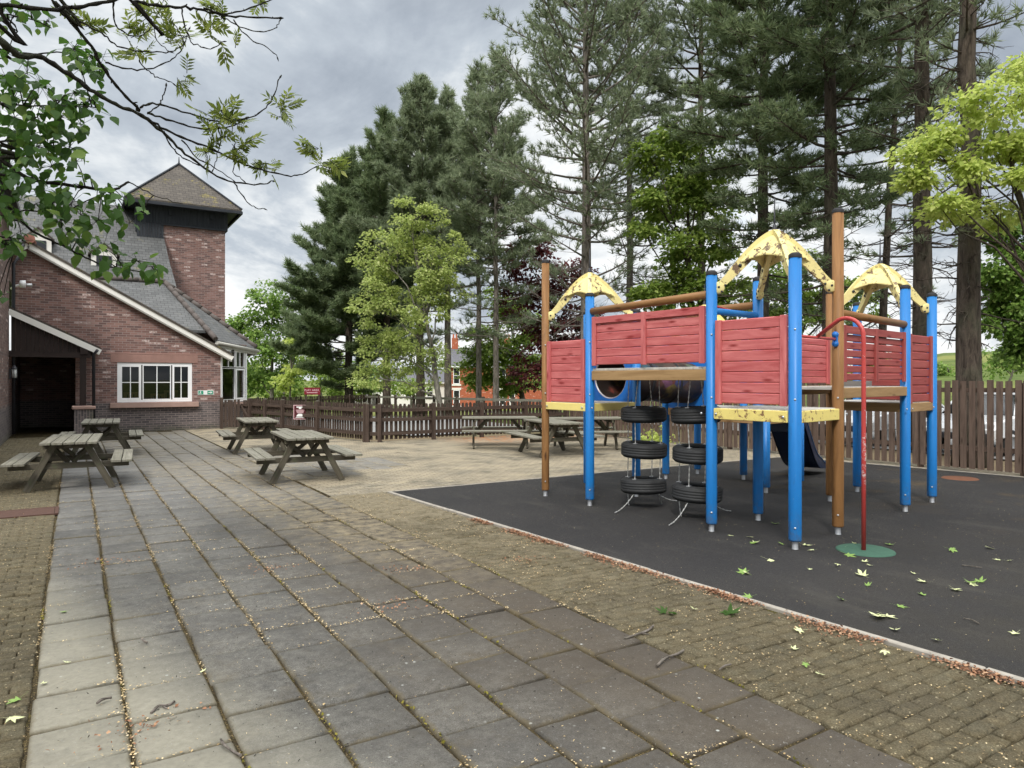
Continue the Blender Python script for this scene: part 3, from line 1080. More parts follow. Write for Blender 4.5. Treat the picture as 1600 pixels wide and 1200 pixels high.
b.face([A_ + V(0, .1, -.24), B_ + V(-.1, 0, -.24), CB + V(0, 0, 2.9), CA + V(0, 0, 2.95)], [(0, 0), (1, 0), (1, 1), (0, 1)])
pb(b, 'soffit', M['fascia'])
# raking verge of the gable
b = MB()
v0, v1 = V(-1.18, 26.24, 5.95), V(4.72, 26.24, zv(4.72))
b.slab([v0 + V(0, 0, .02), v1 + V(0, 0, .02), V(4.72, 27.3, zv(4.72) + .02), V(-1.18, 27.3, 5.97)], .07)
b.slab([v0 + V(0, 0, .02), V(-2.6, 26.24, 5.15), V(-2.6, 27.3, 5.15), V(-1.18, 27.3, 5.97)], .07)
pb(b, 'gable_roof_edge', M['slate_brown'])
b = MB()
dn = (v1 - v0).normalized()
b.beam(v0 + V(0, .06, -.135), v1 + V(0, .06, -.135) + dn * .03, .045, .15, up=(0, 0, 1))
b.beam(v0 + V(.0, .06, -.135), V(-2.6, 26.30, 5.0), .045, .15)
pb(b, 'bargeboard', M['fascia'])
b = MB()
b.beam(v0 + V(0, .2, -.25), v1 + V(0, .2, -.25), .3, .03)
pb(b, 'verge_soffit', M['gutter'])
b = MB(); b.tube([V(-1.14, 26.16, 6.0), V(-1.14, 27.3, 6.0)], .14, 14)
pb(b, 'ridge_end_tile', M['terracotta'])

# main roof, dormers
b = MB()
b.slab([V(-9, 30.3, 5.3), V(3.40, 30.3, 5.3), V(3.27, 31.4, 6.4), V(3.18, 32.6, 7.6), V(3.15, 34, 9.0), V(-9, 34, 9.0)], .14)
b.slab([V(-9, 34, 9.0), V(3.15, 34, 9.0), V(3.15, 38, 5), V(-9, 38, 5)], .14)
mr = pb(b, 'main_roof', M['slate'])
for (x, w, y, z, h) in ((.98, .85, 31.0, 5.72, .75), (-1.1, .8, 31.3, 6.0, .9)):
    b = MB()
    b.prism([(0, z), (w, z), (w, z + h), (w / 2, z + h + .34), (0, z + h)], (x - w / 2, y), (x + w / 2, y), 1.4)
    dm = pb(b, 'dormer', M['render_white'])
    b = MB()
    for s in (-1, 1):
        b.slab([V(x, y - .1, z + h + .40), V(x + s * (w / 2 + .1), y - .1, z + h - .02), V(x + s * (w / 2 + .1), y + 1.3, z + h - .02), V(x, y + 1.3, z + h + .40)], .06)
    pb(b, 'dormer_roof', M['slate_brown'], dm)
    b = MB(); b.box((x, y - .012, z + h * .55), (w * .6, .03, h * .7)); pb(b, 'dormer_window', M['car_glass'], dm)

# tower
b = MB()
b.wall((2.26, 32.62), (5.57, 32.62), 0, 8.18, .3); b.wall((5.57, 32.92), (5.57, 35.6), 0, 8.18, .3)
b.wall((5.57, 35.9), (2.26, 35.9), 0, 8.18, .3); b.wall((2.26, 35.6), (2.26, 32.92), 0, 8.18, .3)
tw = pb(b, 'tower', M['brick_high'])
b = MB()


def boards(b, x0, x1, y, z0, z1, w=.115, t=.03):
    n = round((x1 - x0) / w); w = (x1 - x0) / n
    for i in range(n):
        b.beam(V(x0 + w * (i + .5), y, z0), V(x0 + w * (i + .5), y, z1), w - .012, t, up=(0, 1, 0))


boards(b, 2.18, 5.63, 32.56, 8.14, 9.0)
boards(b, 2.18, 3.17, 32.54, 7.5, 8.13)
b.box((2.16, 34.2, 8.4), (.03, 3.3, 1.3)); b.box((5.65, 34.2, 8.55), (.03, 3.3, .9)); b.box((3.9, 32.58, 8.6), (3.4, .02, .9))
b.box((4.35, 32.53, 8.12), (2.6, .06, .07))
pb(b, 'tower_cladding', M['cladding'], tw)
b = MB()
EZ = 8.98
ev = [V(1.73, 32.0, EZ), V(6.14, 32.0, EZ), V(6.14, 36.4, EZ), V(1.73, 36.4, EZ)]
ap = V(3.935, 34.2, 11.15)
for i in range(4):
    b.slab([ev[i], ev[(i + 1) % 4], ap], .07)
tr = pb(b, 'tower_roof', M['slate_brown'], tw)
b = MB()
for i in range(4):
    b.beam(ev[i] + V(0, 0, -.13), ev[(i + 1) % 4] + V(0, 0, -.13), .08, .12)
b.box((3.935, 34.2, 8.88), (4.2, 4.2, .03))
for p in ev: b.beam(p + V(0, 0, .03), ap + V(0, 0, .03), .1, .05)
b.tube([ap, ap + V(0, 0, .32)], [.035, .015], 6)
for x in (3.4, 5.0): b.box((x, 32.5, 8.62), (.1, .12, .2))
pb(b, 'tower_eaves', M['cladding'], tw)

# left wing
b = MB()
b.wall((-1.6, 12.5), (-1.6, 25.3), -.1, 6.5, .3)
b.wall((-1.6, 25.3), (-1.6, 26.5), 4.6, 5.4, .3)
b.prism([(0, 0), (.9, 0), (.9, 6.5), (0, 6.5)], (-1.9, 25.3), (-2.8, 25.3), .3)
pb(b, 'side_wing_wall', M['brick_dim'])
b = MB()
b.slab([V(-1.25, 12, 6.4), V(-1.25, 25.6, 6.4), V(-4.6, 25.6, 9.4), V(-4.6, 12, 9.4)], .14)
pb(b, 'side_wing_roof', M['slate'])
b = MB(); b.tube([V(-1.5, 25.42, .1), V(-1.5, 25.42, 5.1), V(-1.35, 25.6, 5.4), V(-1.30, 26.2, 5.8)], .045, 8)
b.tube([V(.52, 25.1, .1), V(.52, 25.1, 2.45), V(.62, 25.0, 2.6)], .045, 8)
pb(b, 'downpipe', M['dark_metal'])

# porch
YP = 25.2
b = MB()
p0, p1 = V(-1.6, YP - .1, 3.80), V(.70, YP - .1, 2.66)
b.slab([p0 + V(0, 0, .03), p1 + V(0, 0, .03), V(.70, YF, 2.69), V(-1.6, YF, 3.83)], .07)
po = pb(b, 'porch_roof', M['slate_brown'])
b = MB()
b.beam(p0 + V(0, .02, -.13), p1 + V(0, .02, -.13), .045, .17)
pb(b, 'porch_bargeboard', M['fascia'], po)
b = MB()
n_ = 17
for i in range(n_):
    x = lerp(-1.55, .42, (i + .5) / n_)
    zt = lerp(3.80, 2.66, (x + 1.6) / 2.3) - .13
    if zt > 2.56: b.beam(V(x, YP + .03, 2.5), V(x, YP + .03, zt), .11, .025, up=(0, 1, 0))
b.beam(V(-1.6, YP + .02, 2.44), V(.45, YP + .02, 2.44), .14, .16)
b.box((.27, YP, 2.58), (.2, .2, .22))
b.beam(V(.24, YP + .05, .92), V(.24, YP + .05, 2.38), .17, .17)
b.beam(V(.45, YP + .1, 2.52), V(.45, YF, 2.52), .1, .12)
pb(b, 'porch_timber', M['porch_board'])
b = MB(); b.box((.26, YP + .06, .4), (.5, .5, .8), jit=False)
pb(b, 'porch_plinth', M['brick'])
b = MB(); b.box((.26, YP + .06, .85), (.62, .6, .1))
pb(b, 'plinth_cap', M['stone'], bev=.02)

# fittings on the walls
t = thing('wall_lamp', 'black lantern with pale glass on the brick corner beside the dark porch', 'lamp', (-1.52, 25.0, 1.75))
b = MB(); b.box((-.04, 0, .12), (.04, .08, .3)); b.lathe([(.02, .36), (.08, .28), (.09, .26)], (.06, 0, 0), 8); b.lathe([(.08, 0), (.05, -.04), (.02, -.06)], (.06, 0, 0), 8)
for k in range(4): b.beam(V(.06 + .075 * math.cos(k * PI / 2), .075 * math.sin(k * PI / 2), 0), V(.06 + .075 * math.cos(k * PI / 2), .075 * math.sin(k * PI / 2), .27), .012, .012)
b.build('lamp_frame', M['dark_metal'], t)
b = MB(); b.lathe([(.0, .0), (.06, .0), (.065, .25), (0, .25)], (.06, 0, 0), 10); b.build('lamp_shade', M['lamp_glass'], t)
t = thing('security_light', 'white floodlight sticking out of the brick wall above the porch roof', 'light', (-1.45, 25.9, 4.55))
b = MB(); b.tube([(-.15, .3, -.1), (-.05, 0, -.05), (.1, 0, 0)], .035, 8); b.lathe([(.04, 0), (.11, .02), (.12, .16), (.0, .16)], (.06, 0, .02), 12, (1, 0, 0))
b.build('lamp_body', M['upvc'], t)
b = MB(); b.lathe([(.05, 0), (.06, .14), (0, .15)], (.24, 0, 0), 10, (1, 0, 0)); b.build('lamp_head', M['galv'], t)
t = thing('exit_sign', 'small green and white fire exit sign with an arrow on the brick wall', 'sign', (3.89, YF - .012, 1.25))
b = MB(); b.box((0, 0, 0), (.50, .012, .15)); b.build('sign_plate', M['sign_white'], t)
b = MB()
b.box((-.155, -.008, 0), (.16, .005, .12)); b.box((.145, -.008, 0), (.18, .005, .12))
b.build('green_field', M['exit_green'], t)
b = MB()
b.box((.125, -.013, 0), (.08, .004, .028)); b.face([(.155, -.0155, -.045), (.215, -.0155, 0), (.155, -.0155, .045)], [(0, 0), (1, 0), (0, 1)])
b.lathe([(0, 0), (.013, 0)], (-.165, -.0155, .042), 10, (0, -1, 0))
for (p, q, w) in (((-.165, .03), (-.172, -.012), .026), ((-.172, -.012), (-.148, -.03), .015), ((-.148, -.03), (-.155, -.052), .013), ((-.172, -.012), (-.192, -.034), .015), ((-.192, -.034), (-.212, -.034), .012), ((-.165, .024), (-.140, .008), .011), ((-.165, .024), (-.190, .01), .011)):
    b.beam(V(p[0], -.0135, p[1]), V(q[0], -.0135, q[1]), w, .003, up=(0, 1, 0))
b.build('pictogram', M['sign_white'], t)


# ================================================================== FENCES
def picket_line(b, p, q, h, w, gap, t, z0=.05, jit=.012, pointed=False, lean=.01):
    p, q = Vector(p), Vector(q)
    L = (q - p).length; d = (q - p).normalized(); nrm = V(-d.y, d.x, 0)
    n = max(1, int(L / (w + gap)))
    for i in range(n):
        u = (i + .5) * L / n + random.uniform(-jit, jit) * .6
        a = p + d * u
        ww = w * random.uniform(.93, 1.05)
        tl = d * random.uniform(-lean, lean) + nrm * random.uniform(-.006, .006)
        hh = h + random.uniform(-jit, jit)
        b.beam(a + V(0, 0, z0), a + V(0, 0, hh) + tl, ww, t, up=nrm)
        if pointed:
            top = a + V(0, 0, hh) + tl
            b.beam(top, top + V(0, 0, .02), ww * .6, t * .98, up=nrm)


def fence(name, label, pts, h, w, gap, mat, rails, side, post_w=.1, post_h=None, bay=2.4, group=None, ztop=0, rail_h=.085, posts=None, cat='fence', pointed=True):
    """rails sit 'side' metres to the left of the run; posts in the rail plane"""
    base = V(*pts[0], 0)
    f = thing(name, label, cat, base, group=group)
    for s in range(len(pts) - 1):
        p, q = V(*pts[s], 0) - base, V(*pts[s + 1], 0) - base
        L = (q - p).length; d = (q - p).normalized(); nrm = V(-d.y, d.x, 0)
        n = max(1, round(L / bay))
        ks = [i / n for i in range(n + 1)] if posts is None else posts
        for i in range(len(ks) - 1):
            a, c = p.lerp(q, ks[i]), p.lerp(q, ks[i + 1])
            b = MB(); picket_line(b, a, c, h, w, gap, .02, pointed=pointed); b.build('picket_panel', mat, f)
            for z in rails:
                b = MB()
                b.beam(a + nrm * side + V(0, 0, z), c + nrm * side + V(0, 0, z + random.uniform(-.01, .01)), .05, rail_h)
                b.build('rail', mat, f)
        for i, k in enumerate(ks):
            if s and i == 0: continue
            a = p.lerp(q, k) + nrm * (side * 1.6)
            b = MB(); hh = post_h or h + .03
            b.beam(a + V(0, 0, -.05), a + V(0, 0, hh), post_w, post_w, up=nrm)
            po_ = b.build('post', mat, f)
            b = MB(); b.beam(a + V(0, 0, hh), a + V(0, 0, hh + .022), post_w * .8, post_w * .8, up=nrm); b.build('post_cap', M['table_wood'], po_)
    return f


fence('picket_fence', 'low dark brown picket fence running from the pub corner past the picnic tables', [(5.2, 25.3), (6.85, 18.62)], 1.02, .082, .042, M['fence_dark'], (.22, .60, .86), -.05, rail_h=.10, posts=[0, .16, .33, .64, 1.0], post_h=1.05)
fence('picket_fence', 'low dark brown picket fence along the back of the yard behind three picnic tables', [(6.86, 18.60), (7.14, 18.42), (13.45, 18.5)], 1.0, .082, .044, M['fence_dark'], (.22, .60, .86), -.05, rail_h=.10, bay=1.58, post_h=1.03)
fence('tall_picket_fence', 'tall weathered brown picket fence beside the black rubber play surface', [(13.55, 18.4), (13.62, 12.0), (14.02, 7.6), (14.36, 4.2), (14.75, .6)], 1.68, .105, .036, M['fence_brown'], (.42, 1.5), .045, post_w=.09, post_h=1.62, bay=2.2, pointed=False)
fence('picket_fence', 'dark picket fence farther off, beyond the low fence and below the red sign', [(7.2, 37.0), (16.4, 43.0)], .75, .09, .035, M['fence_dark'], (.1, .55), -.04, bay=2.6)
# post and rail fence at the far side of the car park
f = thing('post_and_rail_fence', 'low post and rail fence in front of the orange brick house', 'fence', (15.5, 22.5, -.1))
for i in range(9):
    y = i * 2.5
    b = MB(); b.beam(V(-.01 * i, y, -.6), V(-.01 * i, y, 1.1 - .03 * i), .12, .12, up=(0, 1, 0)); b.build('post', M['fence_dark'], f)
    if i < 8:
        for z in (.45, .98):
            b = MB(); b.beam(V(-.06, y, z - .03 * i), V(-.06, y + 2.5, z - .03 * (i + 1)), .05, .11)
            b.build('rail', M['table_wood'], f)
# gate by the pub corner
g = thing('garden_gate', 'narrow dark brown gate standing open against the canted pub corner', 'gate', (4.36, 26.2, 0))
b = MB(); picket_line(b, V(.08, 0, 0), V(.56, -.25, 0), 1.0, .085, .012, .02); b.build('picket_panel', M['fence_dark'], g)
for z in (.25, .8):
    b = MB(); b.beam(V(.05, .03, z), V(.58, -.22, z), .04, .08); b.build('rail', M['fence_dark'], g)
b = MB(); b.beam(V(0, 0, 0), V(0, 0, 1.08), .1, .1); b.build('post', M['fence_dark'], g)
g = thing('garden_gate', 'low dark gate with a diagonal brace at the end of the picket fence', 'gate', (4.98, 26.0, 0))
b = MB(); picket_line(b, V(.05, .05, 0), V(.25, -.62, 0), .98, .08, .045, .02); b.build('picket_panel', M['fence_dark'], g)
for z in (.25, .82):
    b = MB(); b.beam(V(.0, .04, z), V(.2, -.64, z), .04, .08); b.build('rail', M['fence_dark'], g)
b = MB(); b.beam(V(-.03, .04, .78), V(.17, -.64, .3), .04, .08); b.build('brace', M['fence_dark'], g)

# sign on the fence
pS = V(5.2, 25.3, 0).lerp(V(6.85, 18.62, 0), .50)
dS = (V(6.85, 18.62, 0) - V(5.2, 25.3, 0)).normalized()
sg = thing('notice_sign', 'maroon notice with a white border screwed to the dark picket fence', 'sign', pS + V(-.11, -.02, .70), math.atan2(dS.y, dS.x))
b = MB(); b.box((0, 0, 0), (.42, .012, .44)); b.build('sign_plate', M['sign_maroon'], sg)
sg.rotation_euler.z = R(-36)
b = MB()
for s in (-1, 1):
    b.box((s * .20, -.009, 0), (.02, .005, .44)); b.box((0, -.009, s * .21), (.38, .005, .02))
b.build('sign_border', M['sign_pink'], sg)
b = MB()
b.box((0, -.009, .155), (.23, .005, .035)); b.box((0, -.009, .115), (.08, .005, .045))
b.box((0, -.009, -.165), (.28, .005, .018))
b.face([(-.12, -.0115, -.135), (.12, -.0115, -.135), (.1, -.0115, -.09), (.05, -.0115, -.05), (-.05, -.0115, -.05), (-.1, -.0115, -.09)], [(0, 0)] * 6)
b.build('sign_emblem', M['sign_white'], sg)
b = MB()
for i, w in enumerate((.27, .25, .24, .22, .2)): b.box((0, -.009, .065 - i * .022), (w, .005, .013))
b.build('sign_lettering', M['sign_pink'], sg)


def lettering(txt, size, mat, parent, loc, rot=(PI / 2, 0, 0), name='sign_lettering', ext=.004):
    cu = bpy.data.curves.new(name, 'FONT'); cu.body = txt; cu.size = size; cu.extrude = ext
    cu.align_x = 'CENTER'; cu.align_y = 'CENTER'; cu.resolution_u = 2
    tmp = bpy.data.objects.new(name + '_tmp', cu); C.objects.link(tmp)
    dg = bpy.context.evaluated_depsgraph_get()
    me = bpy.data.meshes.new_from_object(tmp.evaluated_get(dg))
    bpy.data.objects.remove(tmp); me.name = name
    o = link(name, me, mat, parent)
    o.location = loc; o.rotation_euler = rot
    return o


rs = thing('pub_sign', 'small dark red board with pale lettering on posts beyond the picket fences', 'sign', at(488, 33, z=-.3), -YAW)
b = MB(); b.box((0, 0, 1.45), (.74, .05, .30)); b.box((0, 0, 1.61), (.76, .06, .03)); b.build('sign_board', M['sign_red'], rs)
b = MB()
for s in (-.3, .3): b.box((s, .04, .65), (.06, .06, 1.3))
b.build('sign_post', M['fence_dark'], rs)
lettering('PLAY AREA', .14, M['sign_pink'], rs, (-.02, -.03, 1.5))
b = MB(); b.box((0, -.027, 1.39), (.5, .004, .03)); b.build('small_print', M['sign_pink'], rs)

# iron cover and rubber discs let into the ground
p = gp(40, 802)
t = thing('drain_cover', 'rusty rectangular iron drain cover set in the mossy left paving', 'drain cover', (p.x, p.y, .004))
b = MB(); b.box((0, 0, 0), (.62, .5, .016)); b.build('cover_plate', M['drain'], t, bev=.004)
b = MB()
for s in (-1, 1):
    b.box((s * .335, 0, 0), (.04, .58, .02)); b.box((0, s * .27, 0), (.63, .04, .02))
b.build('frame', M['drain'], t)
p = gp(1352, 861)
b = MB(); b.lathe([(0, .014), (.25, .014), (.268, .006), (.27, 0)], (0, 0, 0), 36)
o = b.build('rubber_disc', M['green_disc']); o.location = (p.x, p.y, .004); tag(o, 'green rubber disc on the black surface around the red pole', 'ground disc')
p = gp(1500, 748)
b = MB(); b.lathe([(0, .012), (.26, .012), (.28, 0)], (0, 0, 0), 36)
o = b.build('rubber_disc', M['orange_disc']); o.location = (p.x, p.y, .004); tag(o, 'orange brown rubber disc on the black surface near the tall fence', 'ground disc')


# ================================================================== PICNIC TABLES
def make_table():
    t = thing('picnic_table', 'x', 'picnic table')
    LT = 1.9
    b = MB()
    for i in range(5):
        x = (i - 2) * .152
        b.beam(V(x, -LT / 2 + random.uniform(0, .02), .735), V(x, LT / 2 - random.uniform(0, .02), .735 + random.uniform(-.004, .004)), .138, .038)
    b.build('tabletop', M['table_wood'], t, bev=.004)
    for s in (-1, 1):
        b = MB()
        for k in (-1, 1): b.beam(V(s * .70 + k * .076, -LT / 2, .44), V(s * .70 + k * .076, LT / 2, .44 + random.uniform(-.004, .004)), .138, .038)
        b.build('seat', M['table_wood'], t, bev=.004)
    for y in (-.66, .66):
        sy = 1 if y > 0 else -1
        for s in (-1, 1):
            b = MB(); b.beam(V(s * .57, y, 0), V(s * .21, y, .71), .045, .095, up=V(1, 0, 0)); b.build('leg', M['table_leg_wood'], t, bev=.003)
        b = MB(); b.beam(V(-.80, y - sy * .046, .375), V(.80, y - sy * .046, .375), .045, .09); b.build('seat_beam', M['table_leg_wood'], t, bev=.003)
        b = MB(); b.beam(V(-.36, y - sy * .046, .675), V(.36, y - sy * .046, .675), .045, .08); b.build('top_beam', M['table_leg_wood'], t, bev=.003)
        b = MB()
        for s in (-1, 1): b.beam(V(s * .03, y - sy * .10, .42), V(s * .30, y - sy * .35, .69), .04, .06)
        b.build('brace', M['table_leg_wood'], t)
    b = MB(); b.beam(V(0, -.9, .70), V(0, .9, .70), .07, .035); b.build('batten', M['table_leg_wood'], t)
    return t


tabs = [(V(.0, 13.55, 0), R(-4), 'weathered grey picnic table nearest the left edge, on the mossy pavers'),
        (V(.55, 18.95, 0), R(-3), 'weathered picnic table close to the dark porch and brick plinth'),
        (V(3.72, 17.6, 0), R(-5), 'weathered picnic table between the pub window and the fence notice, behind another table'),
        (V(3.36, 12.45, 0), R(-5), 'weathered picnic table on grey slabs nearest the corner of the rubber surface'),
        (V(9.2, 15.5, 0), R(62), 'pale picnic table near the back fence, leftmost of the three behind the climbing frame'),
        (V(9.35, 13.35, 0), R(-12), 'picnic table seen end on behind the tall timber post of the climbing frame'),
        (V(10.85, 14.1, 0), R(66), 'picnic table beside the tall picket fence, rightmost of the three at the back')]
proto = make_table()
for i, (p, a, lb) in enumerate(tabs):
    o = proto if i == 0 else copy_tree(proto)
    o.location = p; o.rotation_euler.z = a
    tag(o, lb, 'picnic table', 'weathered picnic tables in the pub yard')
# ================================================================== CLIMBING FRAME
frame = thing('climbing_frame', 'large wooden climbing frame with blue posts, red board panels and flaking yellow roofs', 'climbing frame', (8.0, 6.7, 0))
FO = V(8.0, 6.7, 0)


def fb(b, name, mat, parent=None, bev=None):
    o = b.build(name, mat, None, bev)
    if parent is None:
        o.parent = frame; o.location = -FO
    else:
        o.parent = parent
    return o


P1, B1, L3, L4 = V(5.86, 8.56, 0), V(5.92, 7.59, 0), V(6.95, 7.82, 0), V(6.83, 8.82, 0)
B2, B3, T2, B4 = V(6.08, 5.59, 0), V(6.15, 4.56, 0), V(7.14, 4.75, 0), V(7.03, 5.73, 0)
C1, C2, C3, C4 = V(8.63, 8.96, 0), V(9.57, 9.13, 0), V(9.68, 8.19, 0), V(8.75, 8.05, 0)
E1 = V(8.84, 7.06, 0)
T3, F1, F2, F3 = V(8.99, 6.10, 0), V(9.12, 5.12, 0), V(10.10, 5.30, 0), V(10.10, 6.40, 0)
E2 = V(9.86, 7.22, 0)
GRV = [1, 1, .99, .90, .99, 1, 1, 1, 1, .99, .90, .99, 1, 1, 1, 1, .99, .90, .99, 1, 1, 1, 1, 1]


def post(p, h, mat, r=.061, top=None):
    b = MB()
    b.tube([p + V(0, 0, .085), p + V(0, 0, .10), p + V(0, 0, h - .03)], [r * .93, r, r], prof=GRV)
    o = fb(b, 'post', mat)
    b = MB(); b.lathe([(r * 1.03, 0), (r * 1.03, .035), (r * .6, .055), (0, .06)], p + V(0, 0, h - .035), 20)
    fb(b, 'post_cap', M['black_cap'], o)
    b = MB(); b.lathe([(.034, 0), (.030, .01), (.030, .10)], p, 14)
    fb(b, 'post_foot', M['galv'], o)
    return o


post(P1, 3.43, M['timber'], .056); post(B1, 2.85, M['blue']); post(L3, 2.70, M['blue']); post(L4, 2.75, M['blue'])
post(B2, 2.90, M['blue']); post(B3, 2.95, M['blue'], .063); post(T2, 3.56, M['timber'], .060); post(B4, 2.92, M['blue'])
post(C1, 2.75, M['blue']); post(C2, 2.7, M['blue']); post(C3, 2.62, M['blue']); post(C4, 2.6, M['blue'])
post(E1, 1.30, M['blue']); post(E2, 1.25, M['blue'])
post(T3, 2.93, M['timber'], .056); post(F1, 2.90, M['blue']); post(F2, 2.88, M['blue']); post(F3, 2.85, M['blue'])


def panel(p, q, z0, z1, n, mat, side, gap=.0012, inset=.075, mid=False, top=False, stile=.075, rough=0):
    """horizontal boards between two posts; stiles on the 'side' face"""
    d = (q - p).normalized(); nr = V(-d.y, d.x, 0) * side
    a, c = p + d * inset, q - d * inset
    h = (z1 - z0) / n
    b = MB()
    for i in range(n):
        z = z0 + h * (i + .5)
        b.beam(a + V(0, 0, z), c + V(0, 0, z + random.uniform(-rough, rough)), .022, h - gap - random.uniform(0, rough))
    o = fb(b, 'board_panel', mat, bev=.009)
    us = [stile / 2, (c - a).length - stile / 2] + ([(c - a).length / 2] if mid else [])
    for u in us:
        e = a + d * u + nr * .024
        b = MB(); b.beam(e + V(0, 0, z0 - .012), e + V(0, 0, z1 + .004), stile, .026, up=nr)
        fb(b, 'panel_stile', mat, o, bev=.003)
    if top:
        b = MB(); b.beam(a + d * stile + nr * .023 + V(0, 0, z1 - .045), c - d * stile + nr * .023 + V(0, 0, z1 - .045), .022, .085)
        fb(b, 'top_board', mat, o, bev=.003)
    return o


def deck_beam(p, q, z, h, mat, name='deck_beam', inset=.06, w=.045, off=0.0):
    d = (q - p).normalized(); nr = V(-d.y, d.x, 0)
    b = MB(); b.beam(p + d * inset + nr * off + V(0, 0, z), q - d * inset + nr * off + V(0, 0, z), w, h)
    return fb(b, name, mat, bev=.005)


def deck(a, bq, c, d, z, n=9, mat='deck_grey', name='deck'):
    b = MB()
    for i in range(n):
        t0, t1 = (i + .06) / n, (i + .94) / n
        m0 = a.lerp(d, (t0 + t1) / 2); m1 = bq.lerp(c, (t0 + t1) / 2)
        b.beam(m0 + V(0, 0, z), m1 + V(0, 0, z), (a - d).length / n * .9, .03)
    return fb(b, name, M[mat], bev=.003)


# red panels seen from outside
panel(B2, B3, 1.44, 2.35, 8, M['red_board'], -1)
panel(P1, B1, 1.385, 2.245, 8, M['red_board'], -1)
panel(B1, B2, 1.895, 2.53, 6, M['red_board'], -1, mid=True, top=True)
panel(T2, F1, 1.685, 2.30, 7, M['red_board_shaded'], -1, gap=.0085, mid=True, top=True, rough=.004)
panel(F1, F2, 1.40, 2.29, 8, M['red_board_shaded'], -1, gap=.007, rough=.003)
panel(B4, T3, 1.65, 2.25, 7, M['red_board'], -1)
panel(P1, L4, 1.385, 2.0, 6, M['red_board'], 1)
panel(F2, F3, 1.40, 2.2, 8, M['red_board_shaded'], -1, gap=.012)
panel(C1, C2, 1.3, 2.1, 7, M['red_board'], 1)
# deck edges
deck_beam(B2, B3, 1.322, .12, M['yellow_worn'], off=-.02)
deck_beam(B3, T2, 1.322, .12, M['yellow_worn'], off=-.02)
deck_beam(T2, B4, 1.322, .12, M['beam_wood']); deck_beam(B4, B2, 1.322, .12, M['beam_wood'])
deck_beam(P1, B1, 1.322, .105, M['yellow_clean'], off=-.02)
deck_beam(B1, L3, 1.322, .105, M['yellow_clean']); deck_beam(L3, L4, 1.31, .1, M['beam_wood']); deck_beam(L4, P1, 1.31, .1, M['beam_wood'])
deck_beam(F1, F2, 1.335, .115, M['beam_wood'], off=-.01); deck_beam(T3, F1, 1.335, .115, M['beam_wood']); deck_beam(F2, F3, 1.335, .115, M['beam_wood']); deck_beam(F3, T3, 1.335, .115, M['beam_wood'])
deck_beam(C4, C1, 1.16, .12, M['beam_wood']); deck_beam(C1, C2, 1.16, .12, M['beam_wood']); deck_beam(C2, C3, 1.16, .12, M['beam_wood'])
deck_beam(C4, E1, 1.085, .115, M['beam_wood']); deck_beam(E1, E2, 1.085, .115, M['beam_wood']); deck_beam(E2, C3, 1.085, .115, M['beam_wood'])
deck(B2, B4, T2, B3, 1.375); deck(P1, L4, L3, B1, 1.36); deck(F1, T3, F3, F2, 1.385); deck(C1, C2, C3, C4, 1.235); deck(C4, C3, E2, E1, 1.155)
# raised bridge between the left tower and the front tower
deck_beam(B1, B2, 1.752, .125, M['beam_wood'], 'bridge_beam', off=.0, w=.05)
deck_beam(L3, B4, 1.752, .125, M['beam_wood'], 'bridge_beam', w=.05)
deck(L3, B1, B2, B4, 1.832, 16, 'deck_grey', 'bridge_deck')
# bridge to the right tower
deck_beam(T2, F1, 1.55, .115, M['beam_wood'], 'bridge_beam', off=-.02); deck_beam(B4, T3, 1.56, .115, M['beam_wood'], 'bridge_beam')
deck(B4, T2, F1, T3, 1.60, 14, 'deck_grey', 'bridge_deck')
b = MB()
dd = (F1 - T2).normalized()
b.beam(T2.lerp(B4, .45) + dd * 1.0 + V(0, 0, 1.645), F1.lerp(T3, .45) + V(0, 0, 1.645), .05, .075); fb(b, 'loose_plank', M['deck_grey'])


def log(p, q, z0, z1, r, mat, name='log_rail', trim=.05):
    d = (q - p).normalized()
    b = MB(); b.tube([p + d * trim + V(0, 0, z0), q - d * trim + V(0, 0, z1)], r, 16)
    return fb(b, name, mat)


log(B1, B2, 2.615, 2.655, .048, M['timber']); log(T2, F1, 2.43, 2.41, .046, M['timber'])
log(L3, B4, 2.6, 2.6, .045, M['timber'])
log(B2, B4, 2.47, 2.47, .038, M['blue'], 'cross_bar'); log(B2, B4, 2.53, 2.44, .013, M['red_metal'], 'hand_bar')
b = MB(); pr = L3 + V(.0, .12, 0)
b.tube([pr + V(0, 0, 2.3), pr + V(0, 0, 2.78), pr + V(.03, -.02, 2.83), pr + V(.13, -.08, 2.86)], .012, 8); fb(b, 'grab_rail', M['galv'])


